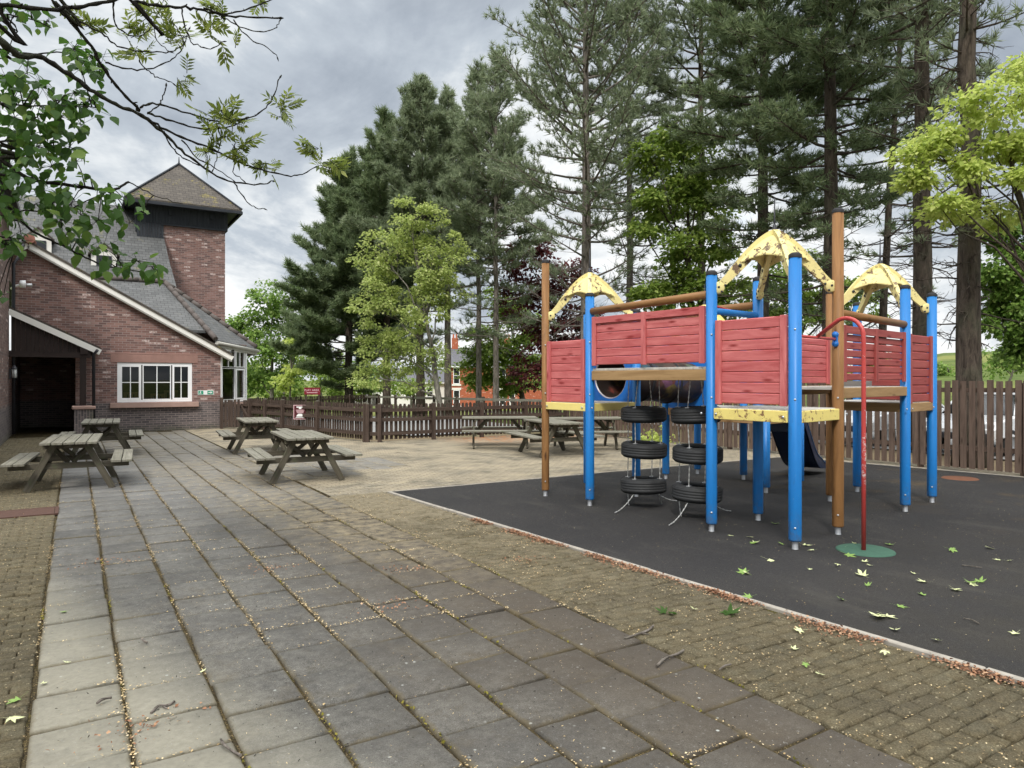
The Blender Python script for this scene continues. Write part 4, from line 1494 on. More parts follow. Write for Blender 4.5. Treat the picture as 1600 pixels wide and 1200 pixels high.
# roofs
def roof(posts, c, zt, mat=M['yellow_peel']):
    cx = V(c.x, c.y, 0)
    root = None
    dirs = []
    for p in posts:
        d = V(p.x - cx.x, p.y - cx.y, 0); Ld = d.length - .075; d.normalize(); dirs.append((d, Ld))
    drop = .60
    zc = lambda f: zt - .02 - drop * f ** 1.5
    def rib(d, Ld):
        b = MB(); n = 14; sd = V(-d.y, d.x, 0) * .026
        rows = []
        for i in range(n + 1):
            f = i / n
            th = .085 + .10 * math.sin(PI * min(1, f * 1.05)) ** .8
            if f > .9: th = .10
            u = cx + d * (Ld * f)
            up, lo = V(u.x, u.y, zc(f)), V(u.x, u.y, zc(f) - th)
            if f > .88: up.z += .03 * (f - .88) / .12
            rows.append((up - sd, up + sd, lo + sd, lo - sd))
        for i in range(n):
            A, B = rows[i], rows[i + 1]
            for k in range(4):
                k2 = (k + 1) % 4
                b.face([A[k], A[k2], B[k2], B[k]], [(i * .06, k * .1), (i * .06, k * .1 + .1), (i * .06 + .06, k * .1 + .1), (i * .06 + .06, k * .1)], 0, False)
        b.face(list(rows[0])[::-1], [(0, 0)] * 4); b.face(list(rows[-1]), [(0, 0)] * 4)
        e = rows[-1][0].lerp(rows[-1][2], .5)
        b.lathe([(0, -.034), (.062, -.034), (.068, -.02), (.068, .02), (.062, .034), (0, .034)], e, 14, sd)
        return b
    first = fb(rib(*dirs[0]), 'roof', mat, bev=.006)
    for d, Ld in dirs[1:]:
        fb(rib(d, Ld), 'rib', mat, first, bev=.006)
    b = MB()
    for d, Ld in dirs:
        e = cx + d * (Ld * 1.0) + V(0, 0, zc(1) - .03)
        sd = V(-d.y, d.x, 0)
        for s in (-1, 1):
            for (u, z) in ((0, .0), (-.07, .02), (-.03, -.05)):
                b.lathe([(0, .0), (.013, .0), (.013, .008), (0, .01)], e + d * u + V(0, 0, z) + sd * (s * .03), 8, sd * s)
        b.lathe([(0, 0), (.02, 0), (.02, .01), (0, .012)], cx + d * (Ld * .62) + V(0, 0, zc(.62) - .10) + sd * .027, 8, sd)
    fb(b, 'bolt', M['dark_metal'], first)
    # webs between the ribs
    for i in range(len(dirs)):
        (d0, l0), (d1, l1) = dirs[i], dirs[(i + 1) % len(dirs)]
        b = MB(); n = 8; m = 6
        G = []
        for a in range(n + 1):
            w = a / n
            dv = d0.lerp(d1, w); Lm = lerp(l0, l1, w)
            edge = .66 - .13 * math.sin(PI * w)
            row = []
            for k in range(m + 1):
                f = .02 + edge * k / m
                u = cx + dv * (Lm * f)
                row.append(V(u.x, u.y, zc(f) - .03 - .02 * math.sin(PI * w)))
            G.append(row)
        for a in range(n):
            for k in range(m):
                q = [G[a][k], G[a + 1][k], G[a + 1][k + 1], G[a][k + 1]]
                b.face(q, [(0, 0)] * 4, 0, True)
                b.face([p - V(0, 0, .014) for p in q[::-1]], [(0, 0)] * 4, 0, True)
            q = [G[a][m], G[a + 1][m]]
            b.face([q[0], q[1], q[1] - V(0, 0, .014), q[0] - V(0, 0, .014)], [(0, 0)] * 4)
        fb(b, 'roof_web', mat, first)
    b = MB(); t = cx + V(0, 0, zt - .03)
    b.tube([t, t + V(0, 0, .12), t + V(.004, 0, .36)], [.014, .009, .006], 6); b.lathe([(.03, 0), (.02, .05), (.012, .07)], t, 10)
    fb(b, 'spike', M['dark_metal'], first)


roof([B2, B3, T2, B4], (B2 + B3 + T2 + B4) / 4, 3.38)
roof([P1, B1, L3, L4], (P1 + B1 + L3 + L4) / 4, 3.28)
roof([T3, F1, F2, F3], (T3 + F1 + F2 + F3) / 4, 3.34)
roof([C1, C2, C3, C4], (C1 + C2 + C3 + C4) / 4, 3.0, M['yellow_clean'])


# tunnel
def hole_panel(p, q, z0, z1, zc, r, mat):
    d = (q - p).normalized(); nr = V(-d.y, d.x, 0); L = (q - p).length
    b = MB(); N = 40; W = L / 2 - .065
    cc = p.lerp(q, .5)
    for s in (-.018, .018):
        for i in range(N):
            pts = []
            for k in (i, i + 1):
                a = 2 * PI * k / N
                x, z = math.cos(a), math.sin(a)
                kx = W / abs(x) if abs(x) > 1e-6 else 1e9
                kz = ((z1 - zc) / z if z > 0 else (z0 - zc) / z) if abs(z) > 1e-6 else 1e9
                kk = min(kx, kz)
                pts.append((cc + d * (x * r) + nr * s + V(0, 0, zc + z * r), cc + d * (x * kk) + nr * s + V(0, 0, zc + z * kk)))
            (i0, o0), (i1, o1) = pts
            f = [i0, o0, o1, i1] if s < 0 else [i1, o1, o0, i0]
            b.face(f, [(0, 0)] * 4)
    b.beam(cc - d * W + V(0, 0, z0), cc + d * W + V(0, 0, z0), .037, .012); b.beam(cc - d * W + V(0, 0, z1), cc + d * W + V(0, 0, z1), .037, .012)
    o = fb(b, 'tunnel_panel', mat)
    b = MB(); pts = [cc + d * (math.cos(2 * PI * k / 40) * r) + V(0, 0, zc + math.sin(2 * PI * k / 40) * r) for k in range(41)]
    b.tube(pts, .018, 8, caps=False); fb(b, 'tunnel_rim', M['galv'], o)
    return cc


ca = hole_panel(L3, L4, 1.365, 2.1, 1.74, .33, M['blue_panel'])
cb = hole_panel(C4, C1, 1.22, 2.05, 1.64, .33, M['blue_panel'])
b = MB()
pts = [ca.lerp(cb, i / 14) + V(0, 0, lerp(1.74, 1.64, i / 14)) for i in range(15)]
b.tube(pts, [.335 + (.012 if i in (4, 5, 9, 10) else 0) for i in range(15)], 28, caps=False)
b.tube(pts[::-1], .325, 28, caps=False)
tn = fb(b, 'tunnel', M['tunnel'])
for k in (4.5, 9.5):
    b = MB()
    c = ca.lerp(cb, k / 14) + V(0, 0, lerp(1.74, 1.64, k / 14)); ax = (cb - ca).normalized()
    b.lathe([(.345, -.02), (.362, -.02), (.362, .02), (.345, .02)], c, 28, ax)
    fb(b, 'tunnel_joint', M['black_cap'], tn)

# slide
sd = V(.92, .39, 0).normalized(); sn = V(-sd.y, sd.x, 0)
S0 = V(9.80, 7.52, 0)
prof = []
for i in range(19):
    s = i / 18
    u = 1.85 * s
    z = 1.13 - 1.02 * (s / .86) ** 1.35 if s < .70 else None
    prof.append((u, z))
zs = [1.13, 1.10, 1.04, .96, .87, .775, .68, .585, .495, .41, .335, .27, .22, .18, .155, .14, .13, .125, .12]
b = MB(); br = MB()
W = .27
for i in range(18):
    u0, u1 = 1.95 * i / 18, 1.95 * (i + 1) / 18
    a0, a1 = S0 + sd * u0 + V(0, 0, zs[i]), S0 + sd * u1 + V(0, 0, zs[i + 1])
    for (x0, x1) in ((-W, W),):
        b.face([a0 + sn * x0, a1 + sn * x0, a1 + sn * x1, a0 + sn * x1], [(0, 0)] * 4, 0, True)
        b.face([a0 + sn * x1 - V(0, 0, .03), a1 + sn * x1 - V(0, 0, .03), a1 + sn * x0 - V(0, 0, .03), a0 + sn * x0 - V(0, 0, .03)], [(0, 0)] * 4, 0, True)
for s in (-1, 1):
    for i in range(18):
        u0, u1 = 1.95 * i / 18, 1.95 * (i + 1) / 18
        hgt = lambda k: .15 if k < 15 else .15 - .03 * (k - 14)
        a0, a1 = S0 + sd * u0 + sn * (s * W), S0 + sd * u1 + sn * (s * W)
        q = [a0 + V(0, 0, zs[i] - .03), a1 + V(0, 0, zs[i + 1] - .03), a1 + V(0, 0, zs[i + 1] + hgt(i + 1)), a0 + V(0, 0, zs[i] + hgt(i))]
        b.face(q, [(0, 0)] * 4); b.face([p + sn * (s * .02) for p in q[::-1]], [(0, 0)] * 4)
    br.tube([S0 + sd * (1.95 * i / 18) + sn * (s * (W + .01)) + V(0, 0, zs[i] + (.15 if i < 15 else .15 - .03 * (i - 14))) for i in range(19)], .022, 8)
b.beam(S0 + V(0, 0, .98), S0 - sd * .05 + V(0, 0, .98), .5, .25)
sl = fb(b, 'slide', M['slide'])
fb(br, 'slide_rim', M['slide_rim'], sl)

# fire pole with its curved top, and the bar it is fixed to
pp = V(6.64, 4.14, 0); bar = (B3 + T2) / 2
b = MB()
pts = [pp, pp + V(0, 0, 1.0), pp + V(0, 0, 2.05)]
hd = V(bar.x - pp.x, bar.y - pp.y, 0)
hd2 = V(hd.x, hd.y, 0)
for k in range(1, 10):
    a = PI * .62 * k / 9
    rr = .20
    pts.append(pp + hd2.normalized() * (rr * (1 - math.cos(a))) + V(0, 0, 2.12 + rr * math.sin(a)))
pts.append(bar + V(0, 0, 2.15))
b.tube(pts, .0215, 12); fb(b, 'fire_pole', M['red_metal'])
b = MB(); b.tube([B3 + V(.05, .01, 2.14), T2 + V(-.05, -.01, 2.14)], .015, 10); fb(b, 'hand_bar', M['red_metal'])
b = MB()
for p in (T2,):
    dv = (B3 - T2).normalized()
    for z in (2.09, 2.19): b.lathe([(0, 0), (.035, 0), (.035, .02), (0, .025)], p + dv * .058 + V(0, -.0, z), 10, dv)
    b.box(p + dv * .066 + V(0, 0, 2.14), (.02, .05, .14))
fb(b, 'clamp', M['blue_panel'])
b = MB()
for (p, q) in ((P1, B1), (B1, B2), (B2, B3), (T2, F1), (F1, F2)):
    d = (q - p).normalized(); nr = V(d.y, -d.x, 0)
    for e, sg in ((p, 1), (q, -1)):
        for z in (1.32,):
            b.lathe([(0, 0), (.014, 0), (.014, .008), (0, .01)], e + d * (sg * .1) + nr * .05 + V(0, 0, z), 8, nr)
for p in (B1, B2, B3, T2, F1, F2, P1):
    dv = V(-p.x, -p.y, 0).normalized()
    for z in (.22, 1.5, 2.2):
        b.lathe([(0, 0), (.012, 0), (.011, .007), (0, .009)], p + dv * .058 + V(0, 0, z), 8, dv)
fb(b, 'bolt', M['galv'])


# hanging tyres: two columns under the raised bridge
def chain(t, pts, n=None):
    b = MB()
    P = [Vector(p) for p in pts]
    L = sum((P[i + 1] - P[i]).length for i in range(len(P) - 1))
    n = max(4, int(L / .016))
    out = []
    for i in range(n + 1):
        s = i / n * (len(P) - 1); k = min(int(s), len(P) - 2)
        out.append(P[k].lerp(P[k + 1], s - k))
    b.tube(out, [(.0085, .0085, .0045, .0045)[i % 4] for i in range(n + 1)], 5)
    b.build('chain', M['chain'], t)


def tyre_mesh(c, tilt, r=.305):
    ax = V(tilt[0], tilt[1], 1).normalized()
    h = .102
    pr = [(.175, -.055), (.19, -.085), (.235, -h), (.272, -h * .93), (.295, -.075)]
    for k in range(4):
        z = -.06 + .033 * k
        pr += [(.303, z - .004), (.305, z), (.305, z + .023), (.3022, z + .0245), (.3022, z + .028)]
    pr += [(.303, .072), (.295, .078), (.272, h * .93), (.235, h), (.19, .085), (.175, .055), (.186, .05), (.24, .06), (.27, .04), (.278, 0), (.27, -.04), (.24, -.06), (.186, -.05)]
    b = MB(); b.lathe([(a * r / .306, z) for a, z in pr], c, 44, ax, closed=True)
    return b, ax


def ladder(px, pzs, label, cx):
    t = thing('tyre_ladder', label, 'tyre ladder', (cx.x, cx.y, 0), group='hanging tyre ladders under the bridge')
    angs = [R(20), R(110), R(200), R(290)]
    pl = MB()
    prev = None
    tops = []
    for i, z in enumerate(pzs):
        tl = (random.uniform(-.05, .05), random.uniform(-.05, .05))
        off = V(random.uniform(-.015, .015), random.uniform(-.015, .015), z)
        b, ax = tyre_mesh(off, tl)
        b.build('tyre', M['tyre'], t)
        rim = [off + V(math.cos(a) * .238, math.sin(a) * .238, 0) for a in angs]
        for k, p in enumerate(rim):
            p.z += -(ax.x * (p.x - off.x) + ax.y * (p.y - off.y))
            pl.box(p + V(0, 0, .096), (.055, .045, .014), angs[k])
        if prev is None:
            for k, p in enumerate(rim):
                chain(t, [p + V(0, 0, .09), V(p.x * .8, p.y * 1.0, 1.70)])
        else:
            for p, q in zip(rim, prev): chain(t, [p + V(0, 0, .09), q + V(0, 0, -.09)])
        prev = rim
    # slack tethers down to the ground
    dirs = [V(-.9, -.25, 0), V(-.08, -.12, 0), V(.35, .3, 0), V(.8, -.1, 0)]
    ext = [.46, .14, .3, .42]
    order = sorted(range(4), key=lambda k: prev[k].x - prev[k].y * .2)
    for k, dv, e in zip(order, dirs, ext):
        p = prev[k] + V(0, 0, -.09)
        dv = dv.normalized()
        pts = [p + dv * (e * s) + V(0, 0, -p.z * (1 - (1 - s) ** 1.7) * .99 + .012) for s in (0, .2, .4, .6, .8, 1)]
        for q in pts: q.z = max(q.z, .012)
        chain(t, pts)
    pl.build('chain_plate', M['galv'], t)
    return t


ladder(1005, (1.235, .76, .285), 'three black tyres hung one above another under the bridge, farther from the front tower', V(6.50, 7.17, .003))
ladder(1085, (1.265, .785, .31), 'three black tyres hung on chains half hidden by the blue post under the bridge', V(6.52, 6.24, .003))
# ================================================================== HOUSES BEYOND
def house(name, label, loc, rz, w, dpt, h, wallm, wins, roofm, chim=(), roof_h=2.2, gable_side=False):
    t = thing(name, label, 'house', loc, rz)
    b = MB()
    # front wall pieces around the windows are plain: windows stand proud in stone surrounds
    b.wall((-w / 2, 0), (w / 2, 0), -1, h, .3); b.wall((w / 2, .3), (w / 2, dpt - .3), -1, h, .3); b.wall((w / 2, dpt), (-w / 2, dpt), -1, h, .3); b.wall((-w / 2, dpt - .3), (-w / 2, .3), -1, h, .3)
    b.prism([(0, h), (dpt, h), (dpt / 2, h + roof_h)], (w / 2, 0), (w / 2, dpt), .28)
    b.prism([(0, h), (dpt, h), (dpt / 2, h + roof_h)], (-w / 2, dpt), (-w / 2, 0), .28)
    b.build('wall', wallm, t)
    b = MB()
    b.slab([V(-w / 2 - .2, -.35, h - .1), V(w / 2 + .2, -.35, h - .1), V(w / 2 + .2, dpt / 2, h + roof_h + .15), V(-w / 2 - .2, dpt / 2, h + roof_h + .15)], .15)
    b.slab([V(-w / 2 - .2, dpt + .35, h - .1), V(w / 2 + .2, dpt + .35, h - .1), V(w / 2 + .2, dpt / 2, h + roof_h + .15), V(-w / 2 - .2, dpt / 2, h + roof_h + .15)], .15)
    r = b.build('roof', roofm, t)
    for x in chim:
        b = MB(); b.box((x, dpt / 2, h + roof_h + .5), (.8, .6, 1.8), jit=False)
        for s in (-.2, .2): b.lathe([(.12, 0), (.1, .5), (0, .5)], (x + s, dpt / 2, h + roof_h + 1.4), 8)
        b.build('chimney', wallm, r)
    b = MB(); b.beam(V(-w / 2 - .2, -.4, h - .18), V(w / 2 + .2, -.4, h - .18), .12, .14); b.build('gutter', M['upvc'], t)
    for (x, z, ww, hh) in wins:
        b = MB()
        for s in (-1, 1): b.box((x + s * (ww / 2 - .04), -.03, z + hh / 2), (.08, .06, hh))
        b.box((x, -.03, z + hh - .04), (ww - .17, .06, .08)); b.box((x, -.03, z + .04), (ww - .17, .06, .08)); b.box((x, -.035, z + hh * .52), (ww - .17, .05, .06))
        f = b.build('window', M['upvc'], t)
        b = MB(); b.face([(x - ww / 2, -.012, z), (x + ww / 2, -.012, z), (x + ww / 2, -.012, z + hh), (x - ww / 2, -.012, z + hh)], [(0, 0)] * 4)
        b.build('pane', M['car_glass'], f)
        b = MB(); b.box((x, -.04, z - .12), (ww + .35, .12, .22)); b.box((x, -.03, z + hh + .14), (ww + .35, .08, .27))
        b.build('window_sill', M['render_white'], f)
    return t


house('brick_house', 'orange brick house with tall white sash windows seen between the pine trunks', at(755, 88, z=-1.85), -YAW + R(3), 9.0, 8, 5.3, M['brick_orange'],
      [(-3.3, 3.0, .8, 2.0), (-3.3, .35, .8, 1.9), (2.4, 3.0, .8, 2.0), (2.4, .35, .8, 1.9), (3.6, .6, .7, 1.2)], M['slate_far'], (-3.6, 3.2))
house('terraced_house', 'white rendered house half hidden behind trunks left of the orange brick house', at(672, 97, z=-1.9), -YAW - R(4), 9, 8, 3.3, M['render_white'],
      [(-3, 1.2, .9, 1.4), (0, 1.2, .9, 1.4), (2.8, 1.2, 1.0, 1.4)], M['slate_far'], (), 1.5)
house('terraced_house', 'white rendered house behind the golden tree, farthest left of the houses', at(600, 104, z=-1.9), -YAW - R(2), 9, 8, 3.6, M['render_white'],
      [(-2.6, 1.3, .9, 1.4), (1.5, 1.3, .9, 1.4)], M['slate_far'], (), 1.6)
house('brick_house', 'red brick house with a slate roof glimpsed beyond the orange brick house', at(835, 104, z=-1.9), -YAW + R(6), 9, 8, 5.2, M['brick_orange'],
      [(-2.5, 3, .9, 1.6), (-2.5, .4, .9, 1.7), (2, .4, .9, 1.7), (2, 3, .9, 1.6)], M['slate_far'], (3,))


# ================================================================== PARKED CARS
def make_car(paintm):
    t = thing('parked_car', 'x', 'car')
    W = .86
    side = [(-2.08, .42), (-2.12, .62), (-2.0, .80), (-1.2, .90), (-.95, .93), (1.5, .96), (2.02, .90), (2.08, .62), (2.05, .40)]
    b = MB()
    secs = []
    for s, k in ((-1, 1), (-.94, 1), (.94, 1), (1, 1)):
        y = W * s
        ins = .03 if abs(s) == 1 else 0
        secs.append([V(x * (1 - ins * .6), y, z - (ins if z > .7 else -ins)) for x, z in side])
    n = len(side)
    for a in range(3):
        for i in range(n):
            j = (i + 1) % n
            b.face([secs[a][i], secs[a + 1][i], secs[a + 1][j], secs[a][j]][::-1], [(0, 0)] * 4, 0, True)
    b.face(secs[0], [(0, 0)] * n); b.face(secs[3][::-1], [(0, 0)] * n)
    body = b.build('body', paintm, t, bev=.02)
    cab = [(-1.05, .92), (-.38, 1.40), (.75, 1.46), (1.45, 1.22), (1.72, .95)]
    b = MB()
    A = [V(x, -W * (.95 if z < 1 else .72), z) for x, z in cab]; Bq = [V(x, W * (.95 if z < 1 else .72), z) for x, z in cab]
    for i in range(len(cab) - 1):
        b.face([A[i], A[i + 1], Bq[i + 1], Bq[i]][::-1], [(0, 0)] * 4)
    b.face(A, [(0, 0)] * 5); b.face(Bq[::-1], [(0, 0)] * 5)
    b.build('windows', M['car_glass'], t)
    b = MB()
    for s in (-1, 1):
        for i in range(len(cab) - 1):
            p, q = (A if s < 0 else Bq)[i], (A if s < 0 else Bq)[i + 1]
            b.beam(p, q, .06, .05)
        b.beam(V(.15, s * W * .95, .95), V(.2, s * W * .73, 1.44), .07, .04)
    b.slab([V(-.40, -W * .74, 1.425), V(.76, -W * .74, 1.485), V(.76, W * .74, 1.485), V(-.40, W * .74, 1.425)], .03)
    b.build('roof', paintm, t, bev=.008)
    for x in (-1.3, 1.3):
        for s in (-1, 1):
            b = MB(); b.lathe([(.2, -.09), (.29, -.09), (.315, -.06), (.315, .06), (.29, .09), (.2, .09)], (x, s * .77, .315), 20, (0, 1, 0)); w = b.build('wheel', M['tyre'], t)
            b = MB(); b.lathe([(0, .07), (.06, .075), (.2, .05), (.21, .085), (.205, -.05), (0, -.05)], (x, s * .77, .315), 12, (0, s, 0)); b.build('rim', M['galv'], w)
    for s in (-1, 1):
        b = MB(); b.box((-2.04, s * .62, .70), (.12, .36, .14)); b.build('headlight', M['headlight'], t, bev=.02)
        b = MB(); b.box((2.04, s * .68, .76), (.08, .22, .2)); b.build('tail_light', M['sign_red'], t, bev=.02)
    b = MB(); b.box((-2.11, 0, .46), (.06, 1.5, .16)); b.box((2.07, 0, .46), (.06, 1.5, .16)); b.build('bumper', M['dark_metal'], t, bev=.02)
    return t


cars = [(19.6, 11.6, 'car_white', 'white car nose on behind the tall fence, seen below the right bridge'),
        (19.5, 8.7, 'car_white', 'white car behind the tall fence just left of the thick pine trunk'),
        (19.7, 5.9, 'car_silver', 'silver car behind the tall fence right of the thick pine trunk'),
        (19.8, 3.1, 'car_white', 'white car behind the tall fence at the right edge of the view'),
        (26.5, 10.2, 'car_dark', 'dark car in the far row of the car park behind the fence'),
        (26.6, 7.2, 'car_white', 'white car in the far row of the car park behind the fence')]
protos = {}
for i, (x, y, pm, lb) in enumerate(cars):
    if pm not in protos: protos[pm] = o = make_car(M[pm])
    else: o = copy_tree(protos[pm])
    o.location = (x, y, -.06); o.rotation_euler.z = R(random.uniform(-4, 4)) + (PI if i == 2 else 0)
    tag(o, lb, 'car', 'cars parked beyond the tall fence')
# ================================================================== PLANTS
LEAF_V = np.array([(0, 0, 0), (.42, .36, .07), (1, 0, -.06), (.42, -.36, .07)]); LEAF_F = np.array([(0, 1, 2, 3)])
LONG_V = np.array([(0, 0, 0), (.4, .17, .04), (1, 0, -.05), (.4, -.17, .04)])
# broad pointed leaf, folded along its midrib
BROAD_V = np.array([(0, 0, 0), (.12, .24, .03), (.38, .36, .05), (.68, .22, .02), (1, 0, -.12), (.68, -.22, .02), (.38, -.36, .05), (.12, -.24, .03), (.3, 0, 0), (.66, 0, -.03)])
BROAD_F = np.array([(0, 1, 2, 8), (8, 2, 3, 9), (9, 3, 4, 4), (0, 8, 6, 7), (8, 9, 5, 6), (9, 4, 4, 5)])


def tuft_template(rng, n=15, ln=1.0, w=.115, spread=1.0):
    vs = []; fs = []
    for i in range(n):
        th = rng.uniform(0, 2 * PI); el = rng.uniform(.12, 1.25) * spread
        d = np.array([math.cos(el), math.sin(el) * math.cos(th), math.sin(el) * math.sin(th)])
        l = ln * rng.uniform(.75, 1.05)
        s = np.cross(d, rng.normal(size=3)); s /= np.linalg.norm(s)
        o = np.array([rng.uniform(-.35, .25), 0, 0])
        b = len(vs)
        vs += [o + s * w * .5, o - s * w * .5, o + d * l]
        fs.append((b, b + 1, b + 2))
    return np.array(vs), np.array(fs)


def merge(parts):
    vs, fs, n = [], [], 0
    for v, f in parts:
        vs.append(v); fs.append(f + n); n += len(v)
    return np.concatenate(vs), np.concatenate(fs)


def taper_trunk(b, H, r0, rng, lean=(0, 0), top=.05, flare=1.35, wob=.022, seg=12, z0=-.3):
    n = 14; pts = []; rad = []
    for i in range(n + 1):
        t = i / n
        pts.append(V(lean[0] * t + rng.normal(0, wob) * (0 if i in (0,) else 1) * min(1, t * 3), lean[1] * t + rng.normal(0, wob) * min(1, t * 3), z0 + (H - z0) * t))
        r = lerp(r0, top, t ** .9)
        if i == 0: r *= flare
        rad.append(r)
    b.tube(pts, rad, seg)
    def pos(z):
        t = max(0, min(1, (z - z0) / (H - z0))) * n
        k = min(int(t), n - 1)
        return pts[k].lerp(pts[k + 1], t - k), lerp(rad[k], rad[k + 1], t - k)
    return pos


def pine(label, px, d, top_py, bare_py, Rm, r0, seed, mat='needles', barkm='bark_pine', dens=1.0, whorl=.62, dead=8, lean=(0, 0), tuft=.30, droop=-.15, fullness=3.0, boughs=.55, group='tall pines beyond the fence'):
    rng = np.random.default_rng(seed)
    p = at(px, d); p.z = terrain_z(p.x, p.y)
    H = EYE + (HOR - top_py) / FPX * d - p.z
    zb = EYE + (HOR - bare_py) / FPX * d - p.z
    t = thing('pine_tree', label, 'tree', p, group=group)
    b = MB()
    pos = taper_trunk(b, H, r0, rng, lean)
    cen, dirs, scl = [], [], []
    z = lerp(.3, zb, boughs)
    while z < H - .2:
        tt = max(0, (z - zb) / (H - zb))
        tuftp = 1.0 if z >= zb else lerp(.10, .75, ((z - zb * .3) / (zb * .7)) ** 1.5)
        if z < zb and rng.random() < .15: z += .4; continue
        prof = min(1, .55 + tt * fullness) * max(0.12, (1 - tt ** 2.0)) ** .8
        nb = rng.integers(4, 7) if z >= zb else rng.integers(2, 5)
        a0 = rng.uniform(0, 2 * PI)
        for k in range(nb):
            L = Rm * prof * rng.uniform(.6, 1.12) * (1 if z >= zb else rng.uniform(.6, 1.5))
            if rng.random() < .12: continue
            az = a0 + 2 * PI * k / nb + rng.normal(0, .25)
            el = lerp(droop, .85, tt ** 1.2) + rng.normal(0, .13)
            o, r = pos(z + rng.uniform(-.15, .15))
            h = V(math.cos(az), math.sin(az), 0)
            pts = []
            nseg = 5
            cur = o.copy(); e = el
            sd = V(-h.y, h.x, 0) * rng.normal(0, .10)
            for s in range(nseg + 1):
                pts.append(cur.copy())
                e += .09 + rng.normal(0, .05)
                hh = (h + sd * s * .5).normalized()
                cur = cur + (hh * math.cos(e) + V(0, 0, math.sin(e))) * (L / nseg)
            rb = min(.055, .012 + .013 * L)
            b.tube(pts, [lerp(rb, .008, s / nseg) for s in range(nseg + 1)], 5, caps=False)
            ns = max(4, int(L * 6.4 * dens))
            for j in range(ns):
                s = lerp(.28 if L > 1 else .1, 1.0, (j + rng.random()) / ns)
                f = s * nseg; kk = min(int(f), nseg - 1)
                q = pts[kk].lerp(pts[kk + 1], f - kk)
                tg = (pts[kk + 1] - pts[kk]).normalized()
                side = V(-tg.y, tg.x, 0).normalized() * (1 if j % 2 else -1)
                ln = (.24 + .40 * L * (1.05 - s) ** .8) * rng.uniform(.5, 1.1)
                dv = (tg * rng.uniform(.5, 1.0) + side * rng.uniform(.4, 1.0) + V(0, 0, rng.uniform(-.1, .45))).normalized()
                q2 = q + dv * ln
                if ln > .3: b.tube([q, q2], [.012, .005], 3, caps=False)
                m = max(2, int(ln / .125 * min(1.2, dens)))
                if rng.random() > tuftp:
                    if ln > .25:
                        q3 = q2 + (dv + V(*rng.normal(0, .5, 3))) * ln * .4
                        b.tube([q.lerp(q2, .6), q3], [.006, .003], 3, caps=False)
                    continue
                for i in range(m):
                    w = (i + .7) / m
                    c = q.lerp(q2, w) + V(*rng.normal(0, .045, 3))
                    u = (dv * .7 + V(*rng.normal(0, .35, 3)) + V(0, 0, .45)).normalized()
                    cen.append(c); dirs.append(u); scl.append(tuft * rng.uniform(.8, 1.25))
            if tuftp > .9: cen.append(pts[-1]); dirs.append((pts[-1] - pts[-2]).normalized()); scl.append(tuft)
        z += whorl * rng.uniform(.75, 1.25) * lerp(1.0, .6, tt)
    # bare and dead lower branches
    for k in range(dead):
        z = lerp(zb * .28, zb * 1.05, rng.random())
        o, r = pos(z); az = rng.uniform(0, 2 * PI); L = rng.uniform(.5, 1.6) * (Rm / 3)
        h = V(math.cos(az), math.sin(az), rng.normal(-.1, .2))
        pts = [o]
        for s in range(4):
            h = (h + V(*rng.normal(0, .2, 3)) + V(0, 0, -.05)).normalized(); pts.append(pts[-1] + h * (L / 4))
        b.tube(pts, [.022, .018, .013, .009, .005], 4, caps=False)
        for s in (1, 2, 3):
            for q in range(2):
                hv = (h + V(*rng.normal(0, .7, 3))).normalized() * L * rng.uniform(.15, .4)
                b.tube([pts[s], pts[s] + hv * .5 + V(*rng.normal(0, .03, 3)), pts[s] + hv], [.009, .006, .003], 3, caps=False)
    b.build('trunk', M[barkm], t)
    cen = np.array([tuple(c) for c in cen]); dirs = np.array([tuple(c) for c in dirs]); scl = np.array(scl)
    parts = []
    which = rng.integers(0, 5, len(cen))
    for k in range(5):
        tv, tf = tuft_template(rng)
        m = which == k
        if not m.any(): continue
        nn = norm(rng.normal(size=(m.sum(), 3)))
        parts.append(stamp(tv, tf, cen[m], dirs[m], nn, scl[m]))
    v, f = merge(parts)
    link('crown', fast_mesh('crown', v, f), M[mat], t)
    return t


